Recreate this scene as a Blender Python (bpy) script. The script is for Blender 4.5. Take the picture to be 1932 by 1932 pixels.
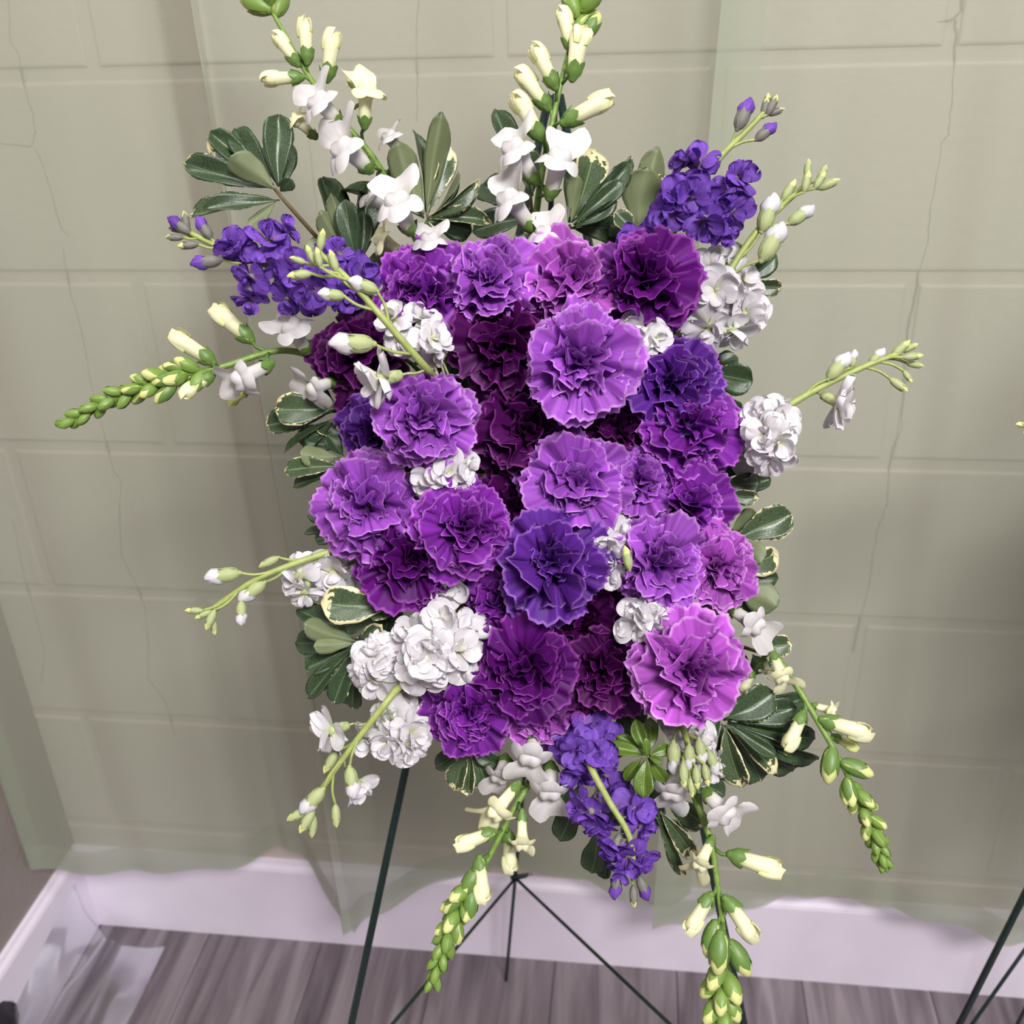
import bpy, math, random
from mathutils import Vector, Matrix, noise
# ------------------------------------------------------------------ camera, world, light, exposure
for o in list(bpy.data.objects): bpy.data.objects.remove(o)
scn = bpy.context.scene
COL = scn.collection
FPX, PITCH, YAW, ROLL, CAMD, CAMH = 1922.7, .4799, -.1328, -.0335, 1.0409, 1.2886
fw = Vector((math.sin(YAW)*math.cos(PITCH), math.cos(YAW)*math.cos(PITCH), -math.sin(PITCH)))
rt0 = Vector((math.cos(YAW), -math.sin(YAW), 0)); up0 = rt0.cross(fw)
RT = rt0*math.cos(ROLL) + up0*math.sin(ROLL); UP = up0*math.cos(ROLL) - rt0*math.sin(ROLL)
CAM = Vector((0, -CAMD, CAMH))
cd = bpy.data.cameras.new('camera'); cam = bpy.data.objects.new('camera', cd); COL.objects.link(cam)
cam.matrix_world = Matrix(((RT.x, UP.x, -fw.x, CAM.x), (RT.y, UP.y, -fw.y, CAM.y), (RT.z, UP.z, -fw.z, CAM.z), (0, 0, 0, 1)))
cd.sensor_width = 36; cd.lens = 36*FPX/1932; cd.clip_start = .02
cd.dof.use_dof = True; cd.dof.focus_distance = .665; cd.dof.aperture_fstop = 10
scn.camera = cam
w = bpy.data.worlds.new('world'); scn.world = w; w.use_nodes = True
w.node_tree.nodes['Background'].inputs[0].default_value = (.95, .92, .95, 1)
w.node_tree.nodes['Background'].inputs[1].default_value = .26
def area_lamp(name, loc, size, power, col, aim):
    l = bpy.data.lights.new(name, 'AREA'); l.shape = 'RECTANGLE'; l.size, l.size_y = size; l.energy = power; l.color = col
    o = bpy.data.objects.new(name, l); COL.objects.link(o); o.location = loc
    o.rotation_euler = (Vector(aim) - Vector(loc)).to_track_quat('-Z', 'Y').to_euler()
    return o
area_lamp('ceiling_light_panel', (.75, -2.0, 2.6), (.8, .5), 88, (1, .975, .955), (.35, -1.1, 0))
area_lamp('ceiling_light_panel', (-.55, -.75, 2.6), (1.2, .6), 18, (1, .975, .955), (-.55, -.75, 0))
scn.view_settings.view_transform = 'Standard'; scn.view_settings.look = 'None'
scn.view_settings.exposure = 0; scn.view_settings.gamma = 1; scn.view_settings.use_curve_mapping = False

# ------------------------------------------------------------------ helpers
rnd = random.Random(7)
BD = .66                                     # distance of the face of the spray from the lens
def W(px, py, dz=0.0):                       # a pixel and a depth offset -> a point in the room
    d = BD + dz
    return CAM + d*((px-966)/FPX*RT - (py-966)/FPX*UP + fw)
def on_y(px, py, y):
    d = (px-966)/FPX*RT - (py-966)/FPX*UP + fw
    return CAM + d*((y-CAM.y)/d.y)
def on_z(px, py, z):
    d = (px-966)/FPX*RT - (py-966)/FPX*UP + fw
    return CAM + d*((z-CAM.z)/d.z)
def K(dz=0.0): return (BD+dz)/FPX            # metres per pixel there
def lin(c):
    return tuple((v/255/12.92 if v/255 <= .04045 else ((v/255+.055)/1.055)**2.4) for v in c) + (1,)
def lerp(a, b, t): return a + (b-a)*t
MW = {}; KIDS = {}
def mesh(name, v, f, uv=None, smooth=True, fm=None):
    m = bpy.data.meshes.new(name); m.from_pydata([tuple(p) for p in v], [], f)
    if uv:
        l = m.uv_layers.new(name='uv'); flat = []
        for p in m.polygons:
            for vi in p.vertices: flat += [uv[vi][0], uv[vi][1]]
        l.data.foreach_set('uv', flat)
    if smooth: m.polygons.foreach_set('use_smooth', [True]*len(m.polygons))
    if fm: m.polygons.foreach_set('material_index', fm)
    m.update(); return m
def add(name, me, mats, M=None, parent=None):
    o = bpy.data.objects.new(name, me); COL.objects.link(o)
    M = M or Matrix.Identity(4)
    if me is not None and mats is not None:
        if not isinstance(mats, (list, tuple)): mats = [mats]
        while len(me.materials) < len(mats): me.materials.append(mats[len(me.materials)])
        for i, mt in enumerate(mats):
            if me.materials[i] != mt:
                o.material_slots[i].link = 'OBJECT'; o.material_slots[i].material = mt
    if parent is not None:
        o.parent = parent; o.matrix_parent_inverse = MW[parent.name].inverted(); o.matrix_basis = M; KIDS.setdefault(parent.name, []).append(o)
    else: o.matrix_basis = M
    MW[o.name] = M.copy()
    return o
def thing(name, loc, label, cat, group=None):
    o = add(name, None, None, Matrix.Translation(loc)); o.empty_display_size = .02
    tag(o, label, cat, group); return o
def tag(o, label, cat, group=None):
    o['label'] = label; o['category'] = cat
    if group: o['group'] = group
    return o
def struct(o): o['kind'] = 'structure'; return o
def frame(loc, y, z, s=(1, 1, 1)):           # local Y along y, local Z as near z as possible
    y = y.normalized(); x = y.cross(z)
    if x.length < 1e-5: x = y.cross(Vector((.3, .8, .5)))
    x.normalize(); z = x.cross(y)
    return Matrix(((x.x*s[0], y.x*s[1], z.x*s[2], loc.x), (x.y*s[0], y.y*s[1], z.y*s[2], loc.y), (x.z*s[0], y.z*s[1], z.z*s[2], loc.z), (0, 0, 0, 1)))
def smooth_path(pts, n=6):                   # Catmull-Rom
    if len(pts) < 3:
        return [lerp(pts[0], pts[-1], i/n) for i in range(n+1)]
    q = [pts[0]*2-pts[1]] + list(pts) + [pts[-1]*2-pts[-2]]; out = []
    for i in range(1, len(q)-2):
        for j in range(n):
            t = j/n; a, b, c, d = q[i-1], q[i], q[i+1], q[i+2]
            out.append(.5*((2*b) + (c-a)*t + (2*a-5*b+4*c-d)*t*t + (3*b-a-3*c+d)*t**3))
    out.append(pts[-1]); return out
def tube(pts, radii, k=6, V=None, F=None, cap=True):
    V = [] if V is None else V; F = [] if F is None else F
    n = len(pts); rr = radii if isinstance(radii, (list, tuple)) else [radii]*n
    b0 = len(V); ref = None
    for i, p in enumerate(pts):
        d = (pts[min(i+1, n-1)] - pts[max(i-1, 0)])
        d = d.normalized() if d.length > 1e-9 else Vector((0, 0, 1))
        if ref is None: ref = d.orthogonal().normalized()
        ref = (ref - d*ref.dot(d)); ref = ref.normalized() if ref.length > 1e-6 else d.orthogonal().normalized()
        s = d.cross(ref)
        for j in range(k):
            a = 2*math.pi*j/k; V.append(p + (ref*math.cos(a) + s*math.sin(a))*rr[i])
    for i in range(n-1):
        for j in range(k):
            a = b0+i*k+j; b = b0+i*k+(j+1) % k; F.append((a, b, b+k, a+k))
    if cap:
        F.append(tuple(b0+j for j in reversed(range(k)))); F.append(tuple(b0+(n-1)*k+j for j in range(k)))
    return V, F
def box(x0, x1, y0, y1, z0, z1, V=None, F=None):
    V = [] if V is None else V; F = [] if F is None else F; b = len(V)
    V += [Vector(p) for p in ((x0, y0, z0), (x1, y0, z0), (x1, y1, z0), (x0, y1, z0), (x0, y0, z1), (x1, y0, z1), (x1, y1, z1), (x0, y1, z1))]
    F += [tuple(b+i for i in f) for f in ((0, 3, 2, 1), (4, 5, 6, 7), (0, 1, 5, 4), (1, 2, 6, 5), (2, 3, 7, 6), (3, 0, 4, 7))]
    return V, F

# ------------------------------------------------------------------ materials
def new_mat(name):
    m = bpy.data.materials.new(name); m.use_nodes = True; nt = m.node_tree
    return m, nt, nt.nodes['Principled BSDF'], nt.nodes['Material Output']
def nd(nt, t, **kw):
    n = nt.nodes.new(t)
    for k, v in kw.items(): setattr(n, k, v)
    return n
def ramp(nt, stops, interp='LINEAR'):
    r = nt.nodes.new('ShaderNodeValToRGB'); e = r.color_ramp.elements; r.color_ramp.interpolation = interp
    while len(e) < len(stops): e.new(.5)
    for i, (p, c) in enumerate(stops): e[i].position = p; e[i].color = c
    return r
def math_n(nt, op, a, b=None, clamp=False):
    n = nt.nodes.new('ShaderNodeMath'); n.operation = op; n.use_clamp = clamp
    for i, v in enumerate((a, b)):
        if v is None: continue
        if isinstance(v, (int, float)): n.inputs[i].default_value = v
        else: nt.links.new(v, n.inputs[i])
    return n.outputs[0]
def mixc(nt, fac, a, b):
    n = nt.nodes.new('ShaderNodeMix'); n.data_type = 'RGBA'
    for s, v in ((n.inputs[0], fac), (n.inputs[6], a), (n.inputs[7], b)):
        if isinstance(v, (int, float)): s.default_value = v
        elif isinstance(v, tuple): s.default_value = v
        else: nt.links.new(v, s)
    return n.outputs[2]
def plain(name, col, rough=.5, bump=0, scale=60, var=.08, spec=.5):
    m, nt, b, o = new_mat(name); L = nt.links.new
    tc = nd(nt, 'ShaderNodeTexCoord'); nz = nd(nt, 'ShaderNodeTexNoise'); nz.inputs['Scale'].default_value = scale; nz.inputs['Detail'].default_value = 4
    L(tc.outputs['Object'], nz.inputs['Vector'])
    c0 = tuple(max(0, v*(1-var)) for v in col[:3])+(1,); c1 = tuple(min(1, v*(1+var)) for v in col[:3])+(1,)
    r = ramp(nt, [(.3, c0), (.7, c1)]); L(nz.outputs[0], r.inputs[0]); L(r.outputs[0], b.inputs['Base Color'])
    b.inputs['Roughness'].default_value = rough; b.inputs['Specular IOR Level'].default_value = spec
    if bump:
        bp = nd(nt, 'ShaderNodeBump'); bp.inputs['Strength'].default_value = bump; bp.inputs['Distance'].default_value = .002
        L(nz.outputs[0], bp.inputs['Height']); L(bp.outputs[0], b.inputs['Normal'])
    return m
def petal_mat(name, base, mid, rim, rim_at=.955, trans=.25, rough=.55, veins=14, vein_amt=.35, spec=.25, spread=.2):
    m, nt, b, o = new_mat(name); L = nt.links.new
    uv = nd(nt, 'ShaderNodeUVMap'); sp = nd(nt, 'ShaderNodeSeparateXYZ'); L(uv.outputs[0], sp.inputs[0])
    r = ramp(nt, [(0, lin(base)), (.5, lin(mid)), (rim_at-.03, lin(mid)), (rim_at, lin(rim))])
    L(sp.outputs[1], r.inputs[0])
    oi = nd(nt, 'ShaderNodeObjectInfo')
    mp = nd(nt, 'ShaderNodeCombineXYZ'); L(math_n(nt, 'MULTIPLY', sp.outputs[0], float(veins)), mp.inputs[0]); L(sp.outputs[1], mp.inputs[1])
    L(math_n(nt, 'MULTIPLY', oi.outputs['Random'], 40.0), mp.inputs[2])
    nz = nd(nt, 'ShaderNodeTexNoise'); nz.inputs['Scale'].default_value = 1.6; nz.inputs['Detail'].default_value = 3; L(mp.outputs[0], nz.inputs['Vector'])
    vr = ramp(nt, [(.3, (1-vein_amt,)*3+(1,)), (.62, (1, 1, 1, 1))]); L(nz.outputs[0], vr.inputs[0])
    mu = nd(nt, 'ShaderNodeMix', data_type='RGBA', blend_type='MULTIPLY'); mu.inputs[0].default_value = 1
    L(r.outputs[0], mu.inputs[6]); L(vr.outputs[0], mu.inputs[7])
    hs = nd(nt, 'ShaderNodeHueSaturation'); L(mu.outputs[2], hs.inputs['Color'])
    L(math_n(nt, 'ADD', 1-spread, math_n(nt, 'MULTIPLY', oi.outputs['Random'], 2*spread)), hs.inputs['Value'])
    L(hs.outputs[0], b.inputs['Base Color']); b.inputs['Roughness'].default_value = rough; b.inputs['Specular IOR Level'].default_value = spec
    bp = nd(nt, 'ShaderNodeBump'); bp.inputs['Strength'].default_value = .35; bp.inputs['Distance'].default_value = .0006
    L(nz.outputs[0], bp.inputs['Height']); L(bp.outputs[0], b.inputs['Normal'])
    tr = nd(nt, 'ShaderNodeBsdfTranslucent'); L(hs.outputs[0], tr.inputs[0])
    mx = nd(nt, 'ShaderNodeMixShader'); mx.inputs[0].default_value = trans
    L(b.outputs[0], mx.inputs[1]); L(tr.outputs[0], mx.inputs[2]); L(mx.outputs[0], o.inputs[0])
    return m
def leaf_mat(name, dark, light, cream, edge, rough=.32):
    m, nt, b, o = new_mat(name); L = nt.links.new
    uv = nd(nt, 'ShaderNodeUVMap'); sp = nd(nt, 'ShaderNodeSeparateXYZ'); L(uv.outputs[0], sp.inputs[0])
    au = math_n(nt, 'ABSOLUTE', math_n(nt, 'SUBTRACT', math_n(nt, 'MULTIPLY', sp.outputs[0], 2.0), 1.0))
    oi = nd(nt, 'ShaderNodeObjectInfo')
    cv = nd(nt, 'ShaderNodeCombineXYZ'); L(math_n(nt, 'MULTIPLY', au, 1.5), cv.inputs[0]); L(math_n(nt, 'MULTIPLY', sp.outputs[1], 11.0), cv.inputs[1])
    L(math_n(nt, 'ADD', math_n(nt, 'MULTIPLY', oi.outputs['Random'], 50.0), math_n(nt, 'MULTIPLY', sp.outputs[0], 3.0)), cv.inputs[2])
    nz = nd(nt, 'ShaderNodeTexNoise'); nz.inputs['Scale'].default_value = 1.3; nz.inputs['Detail'].default_value = 3; L(cv.outputs[0], nz.inputs['Vector'])
    far = math_n(nt, 'MAXIMUM', au, math_n(nt, 'SUBTRACT', math_n(nt, 'MULTIPLY', sp.outputs[1], 1.1), .12))
    e = math_n(nt, 'SUBTRACT', far, math_n(nt, 'MULTIPLY', nz.outputs[0], .52))
    thr = math_n(nt, 'SUBTRACT', edge+.02, math_n(nt, 'MULTIPLY', oi.outputs['Random'], .16))
    msk = math_n(nt, 'MULTIPLY', math_n(nt, 'SUBTRACT', e, thr), 40.0, True)
    nb = nd(nt, 'ShaderNodeTexNoise'); nb.inputs['Scale'].default_value = 5; L(cv.outputs[0], nb.inputs['Vector'])
    g = ramp(nt, [(.3, lin(dark)), (.75, lin(light))]); L(nb.outputs[0], g.inputs[0])
    rib = math_n(nt, 'MULTIPLY', math_n(nt, 'SUBTRACT', .05, au), 14.0, True)
    c = mixc(nt, rib, g.outputs[0], lin(tuple(min(255, v*1.45+16) for v in light)))
    c = mixc(nt, msk, c, lin(cream))
    L(c, b.inputs['Base Color']); b.inputs['Roughness'].default_value = rough; b.inputs['Specular IOR Level'].default_value = .5
    bp = nd(nt, 'ShaderNodeBump'); bp.inputs['Strength'].default_value = .25; bp.inputs['Distance'].default_value = .0005
    L(nb.outputs[0], bp.inputs['Height']); L(bp.outputs[0], b.inputs['Normal'])
    return m
CARN = {
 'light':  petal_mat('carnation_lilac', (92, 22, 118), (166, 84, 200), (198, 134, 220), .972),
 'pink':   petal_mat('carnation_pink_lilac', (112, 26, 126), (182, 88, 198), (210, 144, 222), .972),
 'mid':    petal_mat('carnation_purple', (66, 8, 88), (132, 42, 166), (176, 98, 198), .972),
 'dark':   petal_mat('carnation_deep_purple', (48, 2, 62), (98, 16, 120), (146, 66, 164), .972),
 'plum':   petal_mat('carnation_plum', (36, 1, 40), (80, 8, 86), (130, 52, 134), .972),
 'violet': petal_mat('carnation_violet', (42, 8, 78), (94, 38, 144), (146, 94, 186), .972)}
STOCK = {'w': petal_mat('stock_white', (212, 216, 180), (223, 219, 224), (228, 224, 229), trans=.2, veins=6, vein_amt=.10, spread=.04),
         'p': petal_mat('stock_violet', (156, 110, 182), (124, 80, 188), (90, 50, 152), trans=.18, veins=7, vein_amt=.35)}
SNAP = petal_mat('snapdragon_white', (212, 216, 168), (222, 218, 219), (226, 222, 224), trans=.22, veins=7, vein_amt=.10, spread=.03)
CREAM = petal_mat('snapdragon_cream', (214, 222, 150), (236, 234, 196), (238, 232, 172), trans=.15, veins=5, vein_amt=.08, spread=.04)
BUDY = petal_mat('snapdragon_bud_yellow', (180, 198, 108), (216, 220, 146), (224, 220, 128), trans=.12, veins=5, vein_amt=.12, spread=.06)
GREEN = plain('fresh_green', lin((112, 140, 62)), .45, scale=300, var=.22)
CALYX = plain('calyx_green', lin((92, 122, 56)), .45, scale=250, var=.25)
STALK = plain('stalk_pale_green', lin((150, 162, 92)), .5, scale=200, var=.15)
SAGE = plain('stock_calyx_sage', lin((158, 168, 118)), .6, scale=420, var=.28)
SAGED = plain('stock_calyx_grey_violet', lin((112, 110, 102)), .6, scale=420, var=.3)
TWIG = plain('twig_brown', lin((96, 84, 56)), .7, scale=250, var=.25)
LEAF = leaf_mat('pittosporum_top', (40, 58, 38), (72, 90, 62), (214, 206, 160), .85)
LEAFV = leaf_mat('pittosporum_variegated', (46, 64, 42), (84, 100, 68), (218, 208, 164), .66)
LEAFU = plain('pittosporum_underside', lin((112, 122, 88)), .55, scale=180, var=.14)
LEAFB = leaf_mat('pittosporum_young', (62, 86, 30), (98, 122, 44), (130, 150, 78), 1.3, .22)
IRON = plain('easel_green_wire', lin((20, 40, 38)), .35, scale=200, var=.2)
FOAM = plain('floral_foam_green', lin((38, 62, 36)), .95, .5, 300, .25)

# ------------------------------------------------------------------ the room
WX0, WX1 = -.822, 2.4
def wall_paint(name, col, rough=.55):
    m, nt, b, o = new_mat(name); L = nt.links.new
    tc = nd(nt, 'ShaderNodeTexCoord')
    n1 = nd(nt, 'ShaderNodeTexNoise'); n1.inputs['Scale'].default_value = 5; L(tc.outputs['Object'], n1.inputs['Vector'])
    n2 = nd(nt, 'ShaderNodeTexNoise'); n2.inputs['Scale'].default_value = 90; n2.inputs['Detail'].default_value = 5; L(tc.outputs['Object'], n2.inputs['Vector'])
    r = ramp(nt, [(.3, tuple(v*.95 for v in col[:3])+(1,)), (.7, col)]); L(n1.outputs[0], r.inputs[0]); L(r.outputs[0], b.inputs['Base Color'])
    bp = nd(nt, 'ShaderNodeBump'); bp.inputs['Strength'].default_value = .45; bp.inputs['Distance'].default_value = .0022
    L(n2.outputs[0], bp.inputs['Height']); L(bp.outputs[0], b.inputs['Normal'])
    b.inputs['Roughness'].default_value = rough
    return m
PAINT = wall_paint('painted_block', lin((206, 194, 186)))
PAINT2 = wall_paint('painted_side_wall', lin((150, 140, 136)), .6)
TRIM = plain('white_trim_paint', lin((242, 232, 248)), .35, scale=20, var=.02)
CRACK = plain('crack_dark', lin((140, 130, 118)), .8)
V, F = box(WX0-.1, WX1, .0030, .12, -.05, 2.65)
wall = struct(add('wall_back', mesh('wall_back', V, F, smooth=False), PAINT))
blocks = {}
def block(x0, x1, z0, z1):
    wd = round(x1-x0, 4)
    if wd not in blocks:
        hw, hh, bv, n = wd/2, (z1-z0)/2, .004, 4
        V = []; F = []; rings = [(0, .005)] + [(bv*(1-math.cos(math.pi/2*i/n)), .0030-.0030*math.sin(math.pi/2*i/n)) for i in range(n+1)]
        for ins, y in rings:
            for sx, sz in ((-1, -1), (1, -1), (1, 1), (-1, 1)): V.append(Vector((sx*(hw-ins), y, sz*(hh-ins))))
        for i in range(len(rings)-1):
            for j in range(4): a = i*4+j; b = i*4+(j+1) % 4; F.append((a, b, b+4, a+4))
        e = (len(rings)-1)*4; F.append((e, e+1, e+2, e+3))
        blocks[wd] = mesh('block', V, F, smooth=False)
    add('block', blocks[wd], PAINT, Matrix.Translation(((x0+x1)/2, 0, (z0+z1)/2)), wall)
GAP = .013
for row in range(0, 12):
    z0 = row*.2032; off = -.542 if row % 2 == 0 else -.745
    x = off-.4064*2
    while x < WX1:
        a, b = max(x+GAP/2, WX0), min(x+.4064-GAP/2, WX1-.01)
        if b-a > .03: block(a, b, z0+GAP/2, z0+.2032-GAP/2)
        x += .4064
def crack(pts):
    P = [on_y(x, y, -.0003) for x, y in pts]
    Q = []
    for i in range(len(P)-1):
        for t in range(4):
            p = lerp(P[i], P[i+1], t/4); Q.append(p + Vector(((rnd.random()-.5)*.0018, 0, 0)))
    Q.append(P[-1]); V = []; F = []
    for i, p in enumerate(Q):
        d = (Q[min(i+1, len(Q)-1)]-Q[max(i-1, 0)]).normalized(); s = Vector((-d.z, 0, d.x))*(.0002+.00035*rnd.random())
        V += [p+s, p-s, p-s+Vector((0, .002, 0)), p+s+Vector((0, .002, 0))]
        if i:
            k = (i-1)*4
            for j in range(4): F.append((k+j, k+(j+1) % 4, k+4+(j+1) % 4, k+4+j))
    add('crack', mesh('crack', V, F, smooth=False), CRACK, None, wall)
crack([(15, -20), (20, 80), (35, 100), (45, 160), (60, 210), (66, 250), (60, 277), (30, 274), (0, 270)])
crack([(66, 280), (80, 310), (95, 360), (115, 430), (130, 445)])
crack([(118, 470), (135, 560), (152, 612), (160, 660), (167, 700), (190, 800), (215, 890), (230, 907), (226, 950), (228, 1020), (230, 1048), (255, 1100), (275, 1150), (280, 1220), (278, 1280), (310, 1320), (330, 1390)])
crack([(25, 980), (45, 1090), (70, 1170), (85, 1230), (78, 1290)])
crack([(1818, -20), (1815, 20), (1800, 35), (1770, 42)])
crack([(1802, 35), (1805, 60), (1803, 110), (1797, 170), (1792, 230), (1788, 255), (1776, 270), (1765, 350), (1755, 400), (1751, 460), (1738, 500), (1722, 580), (1712, 640), (1705, 740), (1701, 805), (1685, 850), (1676, 900), (1674, 950), (1655, 1000), (1647, 1050), (1640, 1110), (1625, 1160), (1610, 1230)])
crack([(790, -10), (787, 60), (785, 110), (788, 160), (786, 230)])
V, F = box(WX0-.1, WX0, -3.2, .12, -.05, 2.65)
struct(add('wall_left', mesh('wall_left', V, F, smooth=False), PAINT2))
def baseboard(name, prof, path):             # profile (out, z) swept along a path of (origin, out-direction)
    V = []; F = []; n = len(prof)
    for o, d in path:
        for a, z in prof: V.append(Vector((o[0]+d[0]*a, o[1]+d[1]*a, z)))
    for i in range(len(path)-1):
        for j in range(n): a = i*n+j; b = i*n+(j+1) % n; F.append((a, b, b+n, a+n))
    F.append(tuple(range(n))); F.append(tuple((len(path)-1)*n+j for j in reversed(range(n))))
    return struct(add(name, mesh(name, V, F, smooth=False), TRIM))
PR = [(0, 0), (.013, 0), (.013, .142), (.0115, .147), (.0075, .152), (.006, .157), (0, .157)]
baseboard('baseboard_back', PR, [((WX0, 0), (0, -1)), ((WX1-.02, 0), (0, -1))])
baseboard('baseboard_left', PR, [((WX0, -3.0), (1, 0)), ((WX0, -.0125), (1, 0))])
# floor of planks that run towards the wall
def plank_mat():
    m, nt, b, o = new_mat('grey_vinyl_plank'); L = nt.links.new
    tc = nd(nt, 'ShaderNodeTexCoord'); oi = nd(nt, 'ShaderNodeObjectInfo')
    mp = nd(nt, 'ShaderNodeMapping'); mp.inputs['Scale'].default_value = (26, 2.2, 1)
    cb = nd(nt, 'ShaderNodeCombineXYZ'); L(math_n(nt, 'MULTIPLY', oi.outputs['Random'], 60.0), cb.inputs[2]); L(cb.outputs[0], mp.inputs['Location'])
    L(tc.outputs['Object'], mp.inputs['Vector'])
    n = nd(nt, 'ShaderNodeTexNoise'); n.inputs['Scale'].default_value = 1.5; n.inputs['Detail'].default_value = 8; n.inputs['Distortion'].default_value = .8; L(mp.outputs[0], n.inputs['Vector'])
    r = ramp(nt, [(.3, lin((84, 74, 80))), (.5, lin((116, 106, 112))), (.72, lin((146, 136, 140)))]); L(n.outputs[0], r.inputs[0])
    hs = nd(nt, 'ShaderNodeHueSaturation'); L(r.outputs[0], hs.inputs['Color']); L(math_n(nt, 'ADD', .9, math_n(nt, 'MULTIPLY', oi.outputs['Random'], .2)), hs.inputs['Value'])
    L(hs.outputs[0], b.inputs['Base Color']); b.inputs['Roughness'].default_value = .42
    bp = nd(nt, 'ShaderNodeBump'); bp.inputs['Strength'].default_value = .15; bp.inputs['Distance'].default_value = .001; L(n.outputs[0], bp.inputs['Height']); L(bp.outputs[0], b.inputs['Normal'])
    return m
PLANK = plank_mat(); SUB = plain('floor_gap_dark', lin((70, 60, 64)), .8)
V, F = box(WX0, WX1, -3.2, 0, -.06, -.0022)
floor = struct(add('floor', mesh('floor', V, F, smooth=False), SUB))
pw, pl = .178, 1.22; pms = {}
i = 0; x = .2605-pw*7
while x < WX1-.02:
    y = -.002+.37*(i*.37 % 1)*3
    while y > -3.1:
        a, b = max(x+.0006, WX0), min(x+pw-.0006, WX1-.01); c, d = max(y-pl+.0006, -3.18), min(y-.0006, -.001)
        if b-a > .02 and d-c > .02:
            k = (round(b-a, 4), round(d-c, 4))
            if k not in pms:
                hx, hy = k[0]/2, k[1]/2; V = []
                for z, ins in ((-.0022, 0), (-.0006, 0), (0, .0008)):
                    V += [Vector((sx*(hx-ins), sy*(hy-ins), z)) for sx, sy in ((-1, -1), (1, -1), (1, 1), (-1, 1))]
                F = [(j+4*t, (j+1) % 4+4*t, (j+1) % 4+4*t+4, j+4*t+4) for t in range(2) for j in range(4)] + [(8, 9, 10, 11)]
                pms[k] = mesh('plank', V, F, smooth=False)
            add('plank', pms[k], PLANK, Matrix.Translation(((a+b)/2, (c+d)/2, 0)), floor)
        y -= pl
    x += pw; i += 1

# ------------------------------------------------------------------ sheer curtains
def sheer(name, col, cover):
    m, nt, b, o = new_mat(name); L = nt.links.new
    for n in list(nt.nodes):
        if n != o: nt.nodes.remove(n)
    df = nd(nt, 'ShaderNodeBsdfDiffuse'); df.inputs[0].default_value = col
    tl = nd(nt, 'ShaderNodeBsdfTranslucent'); tl.inputs[0].default_value = col
    tp = nd(nt, 'ShaderNodeBsdfTransparent'); tp.inputs[0].default_value = (1, 1, 1, 1)
    mx = nd(nt, 'ShaderNodeMixShader'); mx.inputs[0].default_value = .35; L(df.outputs[0], mx.inputs[1]); L(tl.outputs[0], mx.inputs[2])
    tc = nd(nt, 'ShaderNodeTexCoord'); nz = nd(nt, 'ShaderNodeTexNoise'); nz.inputs['Scale'].default_value = 3.5; nz.inputs['Detail'].default_value = 2; L(tc.outputs['Object'], nz.inputs['Vector'])
    fac = math_n(nt, 'ADD', cover-.05, math_n(nt, 'MULTIPLY', nz.outputs[0], .1))
    m2 = nd(nt, 'ShaderNodeMixShader'); L(fac, m2.inputs[0]); L(tp.outputs[0], m2.inputs[1]); L(mx.outputs[0], m2.inputs[2]); L(m2.outputs[0], o.inputs[0])
    return m
SHEER = sheer('sage_sheer', lin((193, 200, 181)), .53)
def curtain(label, hem_pts, top_pts, zh, ztop=2.3, sub=10):
    # hem_pts / top_pts: (x, y) in plan at the hem and at the rod, matched one to one
    H = smooth_path([Vector((a, b, zh)) for a, b in hem_pts], sub); T = smooth_path([Vector((a, b, ztop)) for a, b in top_pts], sub)
    def sheet(z0, z1, off, nz):
        V = []; F = []; n = len(H)
        for j in range(nz+1):
            z = lerp(z0, z1, j/nz); t = (z-zh)/(ztop-zh); s = t**1.15
            for i in range(n):
                p = lerp(H[i], T[i], s); wv = .0045*math.sin(i*.55+z*1.3)*(1-t)
                V.append(Vector((p.x + .003*math.sin(z*5+i*.3), p.y+wv+off, z)))
        for j in range(nz):
            for i in range(n-1): a = j*n+i; F.append((a, a+1, a+1+n, a+n))
        return mesh('cloth', V, F)
    r = thing('sheer_curtain', (sum(p[0] for p in hem_pts)/len(hem_pts), sum(p[1] for p in hem_pts)/len(hem_pts), zh), label, 'curtain', 'sheer curtains over the block wall')
    add('cloth', sheet(zh, ztop, 0, 40), SHEER, None, r)
    add('hem', sheet(zh, zh+.042, .0022, 3), SHEER, None, r)
    return r
ZH = .215
def hp(px, py): p = on_z(px, py, ZH); return (max(p.x, WX0+.006), min(p.y, -.017))
curtain('pale green sheer curtain hanging in the left corner with one deep fold',
        [hp(40, 1610), hp(66, 1640), hp(180, 1648), hp(300, 1645), hp(430, 1640), hp(530, 1597), hp(575, 1625), hp(642, 1738), hp(656, 1762), hp(674, 1750), hp(735, 1715), hp(850, 1655), hp(1000, 1642), hp(1120, 1672), hp(1225, 1712), hp(1300, 1690)],
        [(-.816, -.05), (-.80, -.085), (-.72, -.05), (-.63, -.085), (-.53, -.06), (-.46, -.035), (-.425, -.04), (-.392, -.115), (-.383, -.135), (-.372, -.12), (-.32, -.06), (-.24, -.05), (-.14, -.08), (-.04, -.05), (.04, -.075), (.11, -.05)], ZH)
curtain('pale green sheer curtain on the right, overlapping its neighbour at a straight edge',
        [hp(1226, 1757), hp(1330, 1735), hp(1430, 1708), hp(1520, 1692), hp(1620, 1702), hp(1700, 1722), hp(1820, 1755), hp(1932, 1785), (.60, -.05), (.72, -.11), (.85, -.05), (.98, -.1), (1.1, -.05), (1.25, -.09)],
        [(.085, -.115), (.14, -.08), (.20, -.06), (.26, -.055), (.32, -.08), (.37, -.06), (.43, -.085), (.50, -.06), (.60, -.05), (.72, -.09), (.85, -.05), (.98, -.08), (1.1, -.05), (1.25, -.07)], ZH)

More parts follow.
